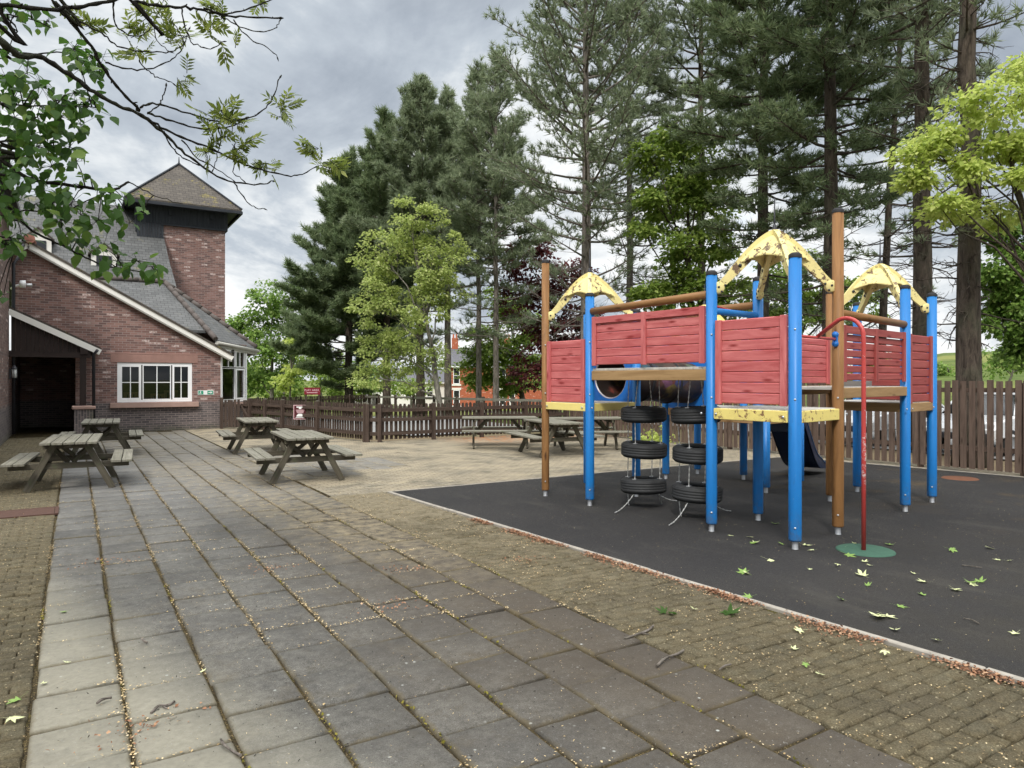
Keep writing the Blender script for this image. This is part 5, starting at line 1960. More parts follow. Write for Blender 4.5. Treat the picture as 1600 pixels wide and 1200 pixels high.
def broadleaf(name, label, base_px, d, lobes, seed, mat, barkm='bark_pale', leaf=.15, n_per=95, clump=.55, r0=.2, per_m3=None, cat='tree', group=None, template=None, depth=.75, gap=.0, dens=1.0, limb_r=.05):
    """lobes: (px, py, rx_px, ry_px) rounded masses of the crown, at distance d"""
    rng = np.random.default_rng(seed)
    p = at(base_px, d); p.z = terrain_z(p.x, p.y)
    t = thing(name, label, cat, p, group=group)
    b = MB()
    cs = []
    for (lx, ly, rx, ry) in lobes:
        c = at(lx, d, ly) - p; a = rx / FPX * d; h = ry / FPX * d
        vol = a * a * h
        n = max(5, int(dens * 7.5 * (a * h) / (clump * clump) * .55))
        k = 0
        off = rng.uniform(-.35, .35) * a
        while k < n:
            u = rng.normal(size=3); u /= np.linalg.norm(u)
            r = rng.random() ** .42
            q = c + RGT * (u[0] * a * r) + FWD * (u[1] * a * depth * r + off) + V(0, 0, u[2] * h * r)
            cs.append((q, c, u)); k += 1
    top = max(q.z for q, _, _ in cs)
    fork = min(q.z for q, _, _ in cs)
    zf = max(.5, min(fork + .2 * (top - fork), top * .4))
    mean = sum((q for q, _, _ in cs), V(0, 0, 0)) / len(cs)
    n = 8; tp = []
    for i in range(n + 1):
        s = i / n
        tp.append(V(mean.x * s * .8 + rng.normal(0, .05) * s, mean.y * s * .8 + rng.normal(0, .05) * s, -.3 + (top * .82 + .3) * s))
    b.tube(tp, [lerp(r0, .03, (i / n) ** .8) * (1.3 if i == 0 else 1) for i in range(n + 1)], 10)
    # limbs to every lobe, then twigs to clumps
    for (lx, ly, rx, ry) in lobes:
        c = at(lx, d, ly) - p
        s = max(.15, min(.75, (c.z * .62) / (top * .82)))
        k = min(int(s * n), n - 1); o = tp[k].lerp(tp[k + 1], s * n - k)
        m1 = o.lerp(c, .45) + V(*rng.normal(0, .15, 3)) + V(0, 0, .1)
        b.tube([o, o.lerp(m1, .5) + V(*rng.normal(0, .06, 3)), m1, m1.lerp(c, .55) + V(*rng.normal(0, .08, 3)), c], [limb_r, limb_r * .85, limb_r * .65, limb_r * .45, limb_r * .25], 6, caps=False)
        near = [q for q, cc, _ in cs if (cc - c).length < 1e-4]
        for q in near[::2]:
            e = c.lerp(m1, rng.random() * .7)
            b.tube([e, e.lerp(q, .5) + V(*rng.normal(0, .08, 3)) + V(0, 0, .05), q], [limb_r * .28, limb_r * .2, limb_r * .1], 4, caps=False)
    b.build('trunk', M[barkm], t)
    cc = np.array([tuple(q) for q, _, _ in cs]); uu = np.array([tuple(RGT * u[0] + FWD * u[1] + V(0, 0, u[2])) for _, _, u in cs])
    N = len(cc)
    idx = np.repeat(np.arange(N), n_per)
    cl = clump * rng.uniform(.6, 1.25, N)
    off = rng.normal(size=(len(idx), 3)); off /= np.linalg.norm(off, axis=1, keepdims=True)
    off *= (rng.random((len(idx), 1)) ** .5)
    off[:, 2] = off[:, 2] * .55 + .1 - .35 * (off[:, 0] ** 2 + off[:, 1] ** 2)
    pos = cc[idx] + off * cl[idx][:, None]
    D = norm(off * np.array([1, 1, .2]) + uu[idx] * .35 + rng.normal(0, .45, (len(idx), 3)) + np.array([0, 0, -.35]))
    Nn = norm(uu[idx] * .35 + rng.normal(0, .4, (len(idx), 3)) + np.array([0, 0, 1.0]))
    tv, tf = template or (LEAF_V, LEAF_F)
    v, f = stamp(tv, tf, pos, D, Nn, leaf * rng.uniform(.65, 1.2, len(idx)))
    link('crown', fast_mesh('crown', v, f), M[mat], t)
    return t


# --- pines, from left to right
pine('broad dense dark pine nearest the pub tower, foliage down to the fence', 545, 45, 248, 590, 4.7, .30, 1, 'needles_dark', 'bark_dark', 1.15, .55, 2, tuft=.40, fullness=4)
pine('dense dark pine standing between the broad pine and the golden tree', 604, 43, 185, 500, 3.8, .27, 2, 'needles_dark', 'bark_dark', 1.1, .58, 4, tuft=.38)
pine('dark bushy pine rising straight behind the golden tree', 657, 41, 128, 440, 4.0, .28, 3, 'needles', 'bark_dark', 1.0, .6, 6, tuft=.36)
pine('grey green pine with its lower trunk crossed by the golden tree', 700, 42, 150, 420, 3.3, .24, 4, 'needles', 'bark_pine', .9, .62, 8, tuft=.34)
pine('slim pine with a long bare trunk, left one of the close pair', 748, 38, 110, 430, 3.2, .17, 5, 'needles', 'bark_pine', .75, .62, 14, tuft=.33)
pine('slim pine with a long bare trunk, right one of the close pair', 775, 36, 88, 420, 3.4, .17, 6, 'needles', 'bark_pine', .75, .62, 14, tuft=.33)
pine('tall open pine with wide branches behind the left yellow roof', 916, 28, -160, 400, 5.0, .27, 7, 'needles', 'bark_pine', .58, .66, 40, tuft=.28, droop=-.05)
pine('tall slender pine with a straight pale trunk behind the raised bridge', 984, 31, -110, 350, 3.6, .19, 8, 'needles', 'bark_pine', .56, .66, 44, tuft=.28)
pine('pine whose crown fills the gap above the green maple', 1096, 32, -190, 280, 4.2, .24, 9, 'needles', 'bark_dark', .72, .62, 24, tuft=.29)
pine('thick dark pine behind the tallest yellow roof', 1192, 24, -330, 360, 3.3, .25, 10, 'needles_dark', 'bark_dark', .92, .56, 30, tuft=.28, droop=-.25)
pine('dense dark pine behind the tall timber post', 1297, 21, -520, 345, 3.0, .27, 11, 'needles_dark', 'bark_dark', .9, .55, 34, tuft=.27, droop=-.3)
pine('crooked dark pine with open branches between two big trunks', 1368, 25, -120, 350, 3.0, .16, 12, 'needles_dark', 'bark_dark', .5, .74, 40, lean=(.9, -.6), tuft=.28, droop=-.3)
pine('big pine trunk with thin upper branches behind the right yellow roof', 1441, 17.6, -760, 150, 2.7, .26, 13, 'needles', 'bark_dark', .55, .6, 60, tuft=.26)
pine('thickest pine trunk close behind the tall fence at the right', 1514, 14.7, -760, 60, 2.7, .265, 14, 'needles', 'bark_dark', .6, .6, 70, tuft=.24)

# --- broadleaved trees
broadleaf('maple_tree', 'golden green young maple in front of the dark pines', 692, 33,
          [(642, 345, 55, 38), (600, 400, 45, 45), (675, 405, 58, 50), (590, 470, 45, 48), (655, 480, 55, 45), (600, 545, 50, 48), (650, 560, 45, 45), (715, 390, 22, 20), (705, 455, 22, 25), (585, 590, 38, 26)],
          21, 'lf_yellow', leaf=.155, n_per=92, clump=.52, r0=.17, dens=.72)
broadleaf('copper_beech', 'dark copper red beech beside the left climbing tower', 868, 40,
          [(828, 408, 50, 36), (868, 445, 46, 42), (808, 465, 36, 40), (860, 520, 50, 45), (885, 580, 40, 40), (835, 575, 32, 32), (910, 510, 36, 55), (900, 430, 28, 30)],
          22, 'lf_copper', 'bark_dark', leaf=.22, n_per=70, clump=.62, r0=.2)
broadleaf('maple_tree', 'fresh green maple behind the raised bridge of the climbing frame', 1085, 26,
          [(1062, 215, 42, 24), (1020, 250, 36, 28), (1092, 262, 52, 34), (1030, 315, 50, 36), (1100, 325, 42, 36), (1003, 352, 30, 20), (1065, 385, 55, 28), (1120, 385, 35, 30), (1075, 440, 62, 36), (1025, 470, 40, 36), (1110, 470, 60, 40)],
          23, 'lf_mid', 'bark_dark', leaf=.18, n_per=100, clump=.5, r0=.16, dens=1.25)
broadleaf('maple_tree', 'bright lime green maple leaning in at the right edge', 1690, 13.2,
          [(1620, 105, 58, 44), (1550, 165, 60, 38), (1490, 195, 42, 30), (1605, 205, 66, 48), (1450, 235, 30, 26), (1515, 255, 60, 32), (1620, 285, 62, 42), (1470, 325, 34, 12), (1560, 335, 60, 24), (1440, 275, 20, 14)],
          24, 'lf_lime', 'bark_dark', leaf=.118, n_per=125, clump=.38, r0=.16, limb_r=.028, dens=.95)
broadleaf('maple_tree', 'mid green tree hanging below the lime green maple at the right edge', 1660, 19,
          [(1600, 390, 55, 40), (1560, 420, 40, 36), (1610, 460, 55, 45), (1570, 490, 36, 36), (1615, 540, 48, 40), (1555, 365, 35, 25)],
          25, 'lf_green', 'bark_dark', leaf=.15, n_per=95, clump=.44, r0=.16, limb_r=.035, dens=2.0)
broadleaf('maple_tree', 'shaded green tree behind the tallest yellow roof, between two dark pine trunks', 1240, 31,
          [(1235, 425, 50, 42), (1180, 465, 48, 40), (1285, 455, 42, 45), (1230, 500, 60, 40), (1330, 470, 40, 40)],
          31, 'lf_mid', 'bark_dark', leaf=.19, n_per=85, clump=.55, r0=.15)
broadleaf('ash_tree', 'rounded fresh green tree right beside the pub tower', 425, 56,
          [(425, 468, 42, 30), (388, 505, 30, 34), (450, 505, 40, 40), (410, 545, 45, 36), (372, 500, 16, 26), (445, 580, 38, 34), (395, 590, 32, 28), (470, 470, 20, 24)],
          26, 'lf_green', leaf=.30, n_per=75, clump=.85, r0=.22)
broadleaf('young_tree', 'small pale lime tree just in front of the broad dark pine', 452, 48,
          [(470, 528, 26, 9), (452, 545, 18, 14), (455, 578, 16, 18), (440, 600, 14, 12)],
          27, 'lf_lime', leaf=.24, n_per=60, clump=.5, r0=.08)
broadleaf('ash_tree', 'mid green tree behind the slim pair of pines', 822, 50,
          [(790, 478, 34, 36), (765, 545, 42, 40), (812, 560, 36, 34), (745, 585, 30, 26), (790, 600, 34, 20), (830, 510, 25, 30)],
          28, 'lf_mid', 'bark_dark', leaf=.26, n_per=85, clump=.75, r0=.25, dens=1.5)
broadleaf('hedge_tree', 'low green tree beyond the tall fence, right of the thick trunk', 1570, 58,
          [(1560, 565, 30, 22), (1590, 560, 30, 26), (1620, 560, 30, 26)], 29, 'lf_green', leaf=.3, n_per=70, clump=.8, r0=.15)
for i, (px, d, ly, rx, ry, mt, lb) in enumerate([
        (500, 70, 570, 55, 32, 'lf_mid', 'green tree far behind the red sign'),
        (400, 82, 585, 50, 26, 'lf_mid', 'green tree far beyond the pub corner, below the tower'),
        (575, 80, 585, 45, 26, 'lf_green', 'far green tree beside the white houses'),
        (720, 112, 566, 50, 24, 'lf_mid', 'far tree showing above the orange brick house'),
        (960, 62, 575, 60, 40, 'lf_mid', 'green tree behind the low red panel of the left tower'),
        (1050, 66, 570, 60, 45, 'lf_mid', 'green tree behind the tunnel of the climbing frame'),
        (1150, 60, 560, 60, 45, 'lf_green', 'green tree low behind the front tower'),
        (1260, 58, 560, 60, 42, 'lf_mid', 'green tree low behind the two timber posts'),
        (1370, 62, 575, 60, 34, 'lf_mid', 'green tree low behind the right red panels'),
        (540, 62, 600, 50, 20, 'lf_mid', 'low dark tree behind the trunk of the broad dense pine'),
        (440, 64, 602, 50, 18, 'lf_mid', 'low tree behind the fence left of the red sign'),
        (640, 78, 602, 36, 14, 'lf_mid', 'low tree behind the trunk of the golden tree'),
        (1480, 75, 583, 40, 14, 'lf_green', 'low tree on the meadow left of the thick pine trunk'),
        (850, 70, 590, 45, 20, 'lf_green', 'low bright bush at the foot of the copper beech')]):
    broadleaf('background_tree', lb, px + 4, d, [(px - rx * .4, ly + 4, rx * .6, ry * .8), (px + rx * .4, ly + 6, rx * .6, ry * .75), (px, ly - ry * .3, rx * .55, ry * .7), (px, ly + ry * .6, rx * .8, ry * .5)], 40 + i, mt, leaf=.34, n_per=55, clump=1.0, r0=.2)


# --- near overhanging branches, top left
def near_path(pts, d0, d1, sc=2.609):
    n = len(pts)
    return [at(x / sc, lerp(d0, d1, i / max(1, n - 1)), y / sc) for i, (x, y) in enumerate(pts)]


def smooth_path(P, k=4, wob=.0, rng=None):
    out = []
    n = len(P)
    for i in range(n - 1):
        p0, p1, p2, p3 = P[max(i - 1, 0)], P[i], P[i + 1], P[min(i + 2, n - 1)]
        for j in range(k):
            t = j / k
            q = ((p1 * 2) + (p2 - p0) * t + (p0 * 2 - p1 * 5 + p2 * 4 - p3) * t * t + (p1 * 3 - p0 - p2 * 3 + p3) * t ** 3) * .5
            if wob and rng is not None: q = q + V(*rng.normal(0, wob, 3))
            out.append(q)
    out.append(P[-1])
    return out


def twig(b, P, r0, r1, rng, knobs=True, seg=6):
    S = smooth_path(P, 5, .003, rng)
    n = len(S)
    rad = []
    for i in range(n):
        r = lerp(r0, r1, (i / (n - 1)) ** .8)
        if knobs and i % 3 == 1: r *= rng.uniform(1.15, 1.5)
        rad.append(r)
    b.tube(S, rad, seg)
    if knobs:
        for i in range(3, n, 3):
            if rng.random() < .55:
                dv = V(*rng.normal(0, 1, 3)).normalized() * r1 * 3.5
                b.tube([S[i], S[i] + dv], [rad[i] * .8, rad[i] * .35], 5)
        # end bud
        e = (S[-1] - S[-2]).normalized()
        b.tube([S[-1], S[-1] + e * .012, S[-1] + e * .03], [r1 * 1.5, r1 * 2.0, r1 * .4], 5)
    return S


rng = np.random.default_rng(77)
ash = thing('ash_tree', 'bare ash branches with tufts of young leaves overhanging the top left', 'tree', (-3.4, 2.6, -.05))
AO = V(-3.4, 2.6, -.05)
b = MB()
trunk_top = V(-3.0, 3.2, 6.6)
b.tube([AO + V(0, 0, -.2), AO + V(.05, .1, 2), V(-3.2, 2.9, 4.4), trunk_top, V(-2.7, 3.6, 8.6), V(-2.5, 3.8, 10.5)], [.28, .22, .18, .14, .09, .04], 12)
DA = (4.3, 5.4)
main = near_path([(-120, 60), (0, 160), (80, 228), (160, 232), (260, 288), (370, 365), (470, 425), (560, 462), (660, 535), (740, 612), (830, 682), (930, 738), (1060, 750), (1112, 738)], 4.0, 5.2)
twig(b, [V(-3.15, 3.0, 5.0), V(-2.4, 3.6, 4.9)] + main, .024, .0036, rng)
paths = [
    ([(150, -120), (210, 0), (290, 90), (370, 190), (430, 290), (500, 380), (560, 440)], 3.9, 4.45, .014, .010),
    ([(560, 460), (640, 508), (740, 558), (850, 600), (960, 655), (1060, 690), (1160, 712), (1220, 715), (1285, 682)], 4.45, 5.0, .010, .004),
    ([(570, 440), (620, 424), (720, 445), (850, 488), (950, 495), (1060, 460), (1110, 402), (1140, 318)], 4.45, 4.9, .008, .004),
    ([(600, 458), (700, 495), (820, 525), (940, 515), (1000, 482)], 4.5, 4.8, .008, .004),
    ([(740, 570), (800, 640), (870, 680), (950, 735)], 4.7, 4.8, .006, .003),
    ([(955, 745), (1000, 815), (1040, 848), (1075, 850)], 5.0, 5.0, .005, .003),
    ([(665, 535), (700, 600), (760, 650), (830, 682)], 4.6, 4.9, .006, .004),
    ([(-120, 0), (0, 20), (200, 36), (340, 26), (460, 0), (560, -30)], 3.6, 4.0, .014, .010),
    ([(480, -60), (550, 0), (620, 20), (740, 30), (820, 40), (900, 60), (980, 70), (1138, 74)], 4.2, 4.8, .013, .006),
    ([(830, 32), (900, 55), (960, 50), (1060, 18), (1130, -10)], 4.5, 4.8, .007, .005),
    ([(900, 66), (980, 110), (1060, 130), (1120, 115), (1140, 85)], 4.6, 4.8, .005, .003),
    ([(950, 80), (1020, 160), (1080, 188), (1130, 232)], 4.6, 4.8, .005, .003),
    ([(460, 0), (465, 80), (500, 130), (560, 150), (610, 120)], 4.1, 4.3, .006, .003),
    ([(250, 30), (350, 100), (430, 145), (480, 190), (600, 212), (690, 208), (750, 172), (710, 100)], 4.0, 4.5, .007, .003),
    ([(430, 255), (520, 280), (610, 280), (690, 250), (740, 200), (770, 120)], 4.2, 4.5, .006, .003),
    ([(565, 245), (600, 285), (640, 315), (705, 340)], 4.3, 4.5, .005, .003),
    ([(625, 95), (640, 165), (690, 210)], 4.3, 4.4, .004, .003),
    ([(740, 30), (755, 110), (790, 180), (860, 198), (910, 170)], 4.4, 4.6, .006, .003),
    ([(600, 465), (645, 430), (668, 385), (677, 352)], 4.45, 4.5, .005, .004),
    ([(880, 500), (900, 560), (885, 640), (870, 690)], 4.7, 4.8, .005, .003),
    ([(960, 655), (950, 700), (990, 735)], 4.8, 4.9, .004, .003),
]
for pts, d0, d1, r0, r1 in paths:
    P = near_path(pts, d0, d1)
    if pts[0][0] < 0 or pts[0][1] < 0:
        P = [V(-2.9, 3.4, 6.4) if pts[0][1] < 0 else V(-3.0, 3.2, 5.6)] + P
    twig(b, P, r0 * .82, r1 * .82, rng)
tr_ = b.build('trunk', M['bark_twig']); tr_.parent = ash; tr_.location = -AO


def ash_spray(cx, cy, d, n, L, spread, parts, stems, sc=2.609):
    c = at(cx / sc, d, cy / sc)
    for i in range(n):
        dv = V(*rng.normal(0, 1, 3)); dv.z = dv.z * .8 + .25; dv.normalize()
        base = c + V(*rng.normal(0, spread, 3))
        ll = L * rng.uniform(.7, 1.2)
        tip = base + dv * ll
        side = dv.cross(V(*rng.normal(0, 1, 3))).normalized()
        nn = dv.cross(side)
        stems.tube([base, base.lerp(tip, .6) + V(0, 0, .004), tip], [.0022, .0018, .001], 4)
        cen, D = [], []
        k = rng.integers(3, 5)
        for j in range(k):
            q = base.lerp(tip, (j + 1) / (k + .6))
            for s in (-1, 1):
                cen.append(q); D.append(dv * .75 + side * s * .8 - V(0, 0, .12))
        cen.append(tip); D.append(dv)
        cen = np.array([tuple(x) for x in cen]); D = np.array([tuple(x) for x in D])
        parts.append(stamp(LONG_V, LEAF_F, cen, D, np.tile(np.array(tuple(nn + V(0, 0, .6))), (len(cen), 1)), ll * .62 * rng.uniform(.8, 1.15, len(cen))))


parts = []; st = MB()
for (x, y, n) in ((600, 60, 6), (640, 40, 4), (700, 100, 6), (690, 165, 6), (735, 150, 4), (540, 150, 5), (530, 130, 4), (570, 205, 4), (735, 310, 6), (860, 150, 5), (890, 95, 5), (900, 25, 5), (860, 20, 4), (1150, 420, 5), (1150, 465, 5), (890, 450, 7), (860, 490, 4), (925, 510, 7), (960, 490, 5), (970, 590, 7), (985, 620, 6), (850, 640, 6), (830, 620, 3), (1075, 665, 7), (1100, 700, 4), (1290, 610, 7), (1310, 670, 6), (1345, 650, 3), (1350, 690, 3), (880, 545, 4), (340, 105, 3), (365, 120, 4), (1060, 20, 4), (950, 190, 3)):
    ash_spray(x, y, 4.65 if x < 1000 else 4.95, n, .105, .022, parts, st)
v, f = merge(parts)
o = link('crown', fast_mesh('crown', v, f), M['lf_ash'], ash); o.location = -AO
o = tag(st.build('leaf_stalk', M['bark_twig']), kind='stuff'); o.parent = ash; o.location = -AO

# broad-leaved boughs on the left
lime = thing('lime_tree', 'leafy boughs of broad dark green leaves filling the upper left edge', 'tree', (-3.3, 5.6, -.05))
LO = V(-3.3, 5.6, -.05)
b = MB()
b.tube([LO + V(0, 0, -.2), LO + V(-.05, .1, 1.5), V(-3.2, 5.8, 3.2), V(-3.1, 6.0, 5.0), V(-2.9, 6.2, 7.2), V(-2.8, 6.3, 9.5)], [.30, .24, .2, .16, .10, .05], 12)
rng = np.random.default_rng(99)
limbs = [
    ([(-60, 600), (0, 645), (70, 702), (150, 738), (260, 752), (400, 772), (470, 772), (525, 742)], 5.3, 5.8, .022, .010, 3.3),
    ([(525, 742), (580, 770), (640, 802), (740, 830)], 5.8, 5.9, .006, .003, None),
    ([(-60, 575), (0, 577), (100, 576), (200, 590), (290, 640)], 5.5, 5.6, .012, .004, 3.6),
    ([(-80, 700), (0, 800), (110, 925), (230, 990), (330, 1040), (420, 1080), (560, 1105), (640, 1120)], 5.3, 5.9, .014, .004, 2.6),
    ([(-80, 380), (0, 420), (120, 430), (260, 430), (390, 440)], 5.4, 5.5, .012, .004, 4.4),
    ([(-80, 160), (0, 200), (120, 220), (260, 215), (400, 270)], 5.6, 5.8, .012, .004, 5.2),
    ([(-80, 20), (30, 60), (130, 80), (210, 115)], 5.4, 5.6, .010, .004, 5.8),
    ([(-60, 870), (0, 880), (100, 860), (260, 860), (400, 800), (520, 820)], 5.6, 5.9, .010, .004, 3.0),
    ([(-60, 960), (0, 985), (60, 1010)], 5.2, 5.4, .008, .004, 2.4),
]
tw = []
for pts, d0, d1, r0, r1, zt in limbs:
    P = near_path(pts, d0, d1)
    if zt: P = [V(-3.05, 5.9, zt + .2)] + P
    tw.append(twig(b, P, r0, r1, rng, knobs=False))
cl = [(60, 90, 70, 9), (120, 60, 60, 7), (200, 110, 45, 5), (20, 40, 50, 6), (300, 220, 60, 12), (370, 250, 60, 12), (405, 300, 50, 10), (330, 300, 60, 10), (30, 240, 50, 6), (60, 330, 60, 10), (110, 320, 60, 9), (165, 365, 60, 10),
      (60, 420, 60, 10), (150, 430, 60, 10), (230, 430, 60, 10), (300, 400, 60, 10), (345, 450, 60, 10), (375, 430, 45, 6), (250, 500, 60, 11), (330, 530, 50, 8), (150, 500, 60, 11), (60, 500, 60, 11), (40, 560, 60, 10), (130, 570, 60, 10),
      (220, 560, 60, 10), (285, 620, 55, 8), (312, 680, 45, 6), (230, 640, 60, 9), (160, 620, 60, 10), (100, 650, 60, 10), (40, 690, 60, 10), (130, 745, 60, 8), (210, 700, 55, 8), (60, 760, 60, 10), (170, 800, 60, 9), (270, 790, 55, 8),
      (60, 850, 60, 11), (130, 860, 60, 11), (20, 900, 60, 11), (220, 845, 60, 10), (290, 850, 60, 10), (330, 900, 55, 8), (250, 920, 60, 9), (400, 920, 50, 7), (430, 800, 50, 7), (500, 825, 50, 6), (530, 930, 40, 5), (480, 870, 45, 6),
      (40, 990, 55, 9), (20, 1020, 50, 7), (90, 1005, 40, 5), (330, 1000, 55, 9), (420, 1030, 55, 9), (480, 1090, 55, 10), (560, 1085, 55, 9), (620, 1110, 45, 7), (655, 1130, 35, 5), (430, 1110, 50, 6), (280, 965, 50, 7), (360, 745, 40, 4), (580, 890, 30, 3), (395, 820, 40, 4),
      (10, 600, 60, 9), (0, 420, 60, 9), (0, 750, 60, 9), (20, 330, 60, 8), (-5, 1200, 24, 4), (15, 1225, 20, 3), (-60, 300, 80, 8), (-60, 600, 80, 9), (-60, 850, 80, 8)]
cen, D, Nn, S = [], [], [], []
for (x, y, r, n) in cl:
    d = 5.5 + .25 * math.sin(x * .03 + y * .011)
    y -= 22
    c0 = at(x / 2.609, d, y / 2.609)
    # twig from the nearest limb
    best = min((q for s_ in tw for q in s_), key=lambda q: (q - c0).length)
    b.tube([best, best.lerp(c0, .5) + V(0, 0, .03), c0], [.006, .004, .0025], 5)
    for i in range(int(n * 1.5)):
        q = at((x + rng.normal(0, r * .55)) / 2.609, d + rng.normal(0, .14), (y + rng.normal(0, r * .45)) / 2.609)
        out = (q - c0); out = out.normalized() if out.length > 1e-4 else V(1, 0, 0)
        dv = (out * .7 + V(0, 0, -.55) + V(*rng.normal(0, .35, 3))).normalized()
        cen.append(tuple(q)); D.append(tuple(dv)); Nn.append(tuple(V(*rng.normal(0, .4, 3)) + V(.1, -.25, .8) + out * .3)); S.append(rng.uniform(.055, .118))
        b.tube([c0, q], [.0022, .0012], 3, caps=False)
tb_ = b.build('trunk', M['bark_twig']); tb_.parent = lime; tb_.location = -LO
v, f = stamp(BROAD_V, BROAD_F, np.array(cen), np.array(D), np.array(Nn), np.array(S))
me = bpy.data.meshes.new('crown')
me.from_pydata([tuple(x) for x in v], [], [tuple(dict.fromkeys(int(k) for k in q)) for q in f])
o = link('crown', me, M['lf_near'], lime, smooth=True); o.location = -LO
# ================================================================== FALLEN LEAVES, TWIGS, LITTER
def maple_leaf(seed, curl):
    r = random.Random(seed)
    tips = [(0, 1.0), (52, .86), (105, .62), (-52, .84), (-105, .6)]
    pts = []
    prof = [(-150, .18), (-118, .34), (-105, .62), (-88, .38), (-76, .36), (-66, .6), (-52, .86), (-40, .58), (-26, .42), (-16, .66), (0, 1.0), (16, .68), (26, .42), (40, .6), (52, .88), (66, .58), (76, .36), (88, .38), (105, .63), (118, .34), (150, .18), (180, .12)]
    vs = [(0, 0, 0)]
    for a, q in prof:
        q *= r.uniform(.88, 1.1); aa = R(a + r.uniform(-5, 5))
        x, y = math.sin(aa) * q, math.cos(aa) * q
        vs.append((x * .5, y * .5, curl * (q * q) * .5 * (1 + .5 * math.sin(aa * 2 + seed)) + r.uniform(-.01, .02)))
    n = len(prof)
    fs = [(0, i + 1, (i + 1) % n + 1) for i in range(n)]
    b = len(vs)
    vs += [(-.008, -.06, .004), (.008, -.06, .004), (.03, -.5, .05), (.02, -.5, .05)]
    fs.append((b, b + 1, b + 2, b + 3))
    me = bpy.data.meshes.new('fallen_leaf'); me.from_pydata(vs, [], fs)
    return me


def fallen(px, py, size, kind, lab=None, group='pale maple leaves fallen on the black surface', z=.008):
    p = gp(px, py, .0)
    me = maple_leaf(int(px * 7 + py), random.choice((.08, .2, .4, -.25, .3)))
    o = link('fallen_leaf', me, M[{'p': 'lf_fall_pale', 'g': 'lf_fall_green', 'd': 'lf_near'}[kind]])
    o.location = (p.x, p.y, z + (.02 if o.data.vertices[5].co.z < 0 else .004))
    s = size * random.uniform(.72, .95)
    o.scale = (s * random.uniform(.6, 1.1), s * random.uniform(.8, 1.1), s * random.uniform(.7, 1.2)); o.rotation_euler = (random.uniform(-.25, .25), random.uniform(-.25, .25), random.uniform(0, 6.28))
    return tag(o, lab or ('pale leaf fallen on the black rubber surface' if kind == 'p' else 'green leaf fallen on the black rubber surface'), 'leaf', group if kind == 'p' else 'green maple leaves fallen on the black surface')


SC = 2.667
for (x, y, s, k) in [(380, 102, .15, 'p'), (455, 108, .15, 'p'), (470, 135, .2, 'g'), (480, 133, .15, 'p'), (593, 138, .14, 'g'), (685, 142, .18, 'p'), (720, 168, .13, 'p'), (540, 205, .2, 'p'), (435, 258, .2, 'g'), (450, 262, .12, 'p'), (458, 358, .15, 'g'), (830, 230, .13, 'p'),
                     (932, 212, .12, 'p'), (962, 228, .1, 'p'), (930, 270, .17, 'p'), (950, 312, .16, 'g'), (850, 150, .14, 'p'), (865, 182, .2, 'g'), (900, 138, .14, 'p'), (1045, 140, .18, 'g'), (1295, 165, .2, 'g'), (1462, 155, .25, 'p'), (1497, 205, .12, 'p'), (1187, 297, .17, 'p'),
                     (1310, 328, .2, 'p'), (1325, 335, .12, 'p'), (1375, 298, .22, 'g'), (1380, 305, .13, 'p'), (1175, 350, .15, 'g'), (1080, 398, .16, 'g'), (985, 435, .24, 'p'), (1005, 452, .22, 'p'), (1030, 440, .18, 'p'), (1065, 497, .15, 'p'), (845, 372, .14, 'g'), (1565, 512, .13, 'p'), (1240, 542, .14, 'p'), (705, 243, .1, 'p'), (1145, 262, .1, 'p'), (1415, 296, .15, 'g'), (1535, 208, .1, 'p'), (560, 52, .15, 'g')]:
    fallen(1000 + x / SC, 800 + y / SC, s, k)
gsl = 'leaves fallen on the mossy paving strip'
for (x, y, s, k, lb) in [(105, 420, .24, 'd', 'dark green leaf lying on the mossy strip, farther from the kerb corner'), (125, 432, .19, 'd', 'small dark green leaf touching a larger one on the mossy strip'), (350, 425, .26, 'd', 'glossy dark green leaf on the mossy strip close to the kerb'), (375, 430, .22, 'd', 'second glossy green leaf beside the larger one near the kerb'),
                         (225, 410, .11, 'p', 'small pale leaf on the mossy strip between two green leaves'), (670, 500, .14, 'p', 'pale leaf on the mossy strip just below the kerb'), (640, 578, .13, 'p', 'pale leaf in the middle of the mossy strip'), (1020, 597, .12, 'p', 'cream leaf on orange litter by the kerb'), (690, 640, .15, 'g', 'yellow green leaf sprig on the mossy strip'), (748, 682, .1, 'p', 'narrow pale leaf on the mossy strip below the sprig')]:
    fallen(1000 + x / SC, 800 + y / SC, s, k, lb, gsl)
    bpy.context.scene.collection.objects[-1]['group'] = gsl
for (x, y, s, k, lb) in [(27, 1096, .15, 'g', 'pale green leaf on the dark pavers at the lower left edge'), (17, 1130, .16, 'p', 'long whitish leaf on the pavers at the lower left corner'), (102, 958, .09, 'g', 'tiny green leaf on a pale slab at the left'), (315, 1053, .09, 'p', 'white petal like leaf at a slab joint'), (66, 1071, .09, 'p', 'small white leaf on a pale slab'), (107, 1038, .09, 'p', 'oval white leaf scrap on the leftmost slabs')]:
    fallen(x, y, s, k, lb, gsl)
    bpy.context.scene.collection.objects[-1]['group'] = gsl


def stick(pts, r, lab, branch=None):
    P = [gp(x, y, .012) for x, y in pts]
    for i, p in enumerate(P): p.z = .012 + .008 * (i % 2)
    b = MB(); b.tube(smooth_path(P, 3), [r * random.uniform(.7, 1.1) for _ in range(3 * (len(P) - 1) + 1)], 6)
    if branch:
        Q = [gp(x, y, .014) for x, y in branch]; b.tube(Q, [r * .7, r * .4], 5)
    o = b.build('fallen_twig', M['bark_pine'])
    return tag(o, lab, 'twig', 'twigs lying on the paving')


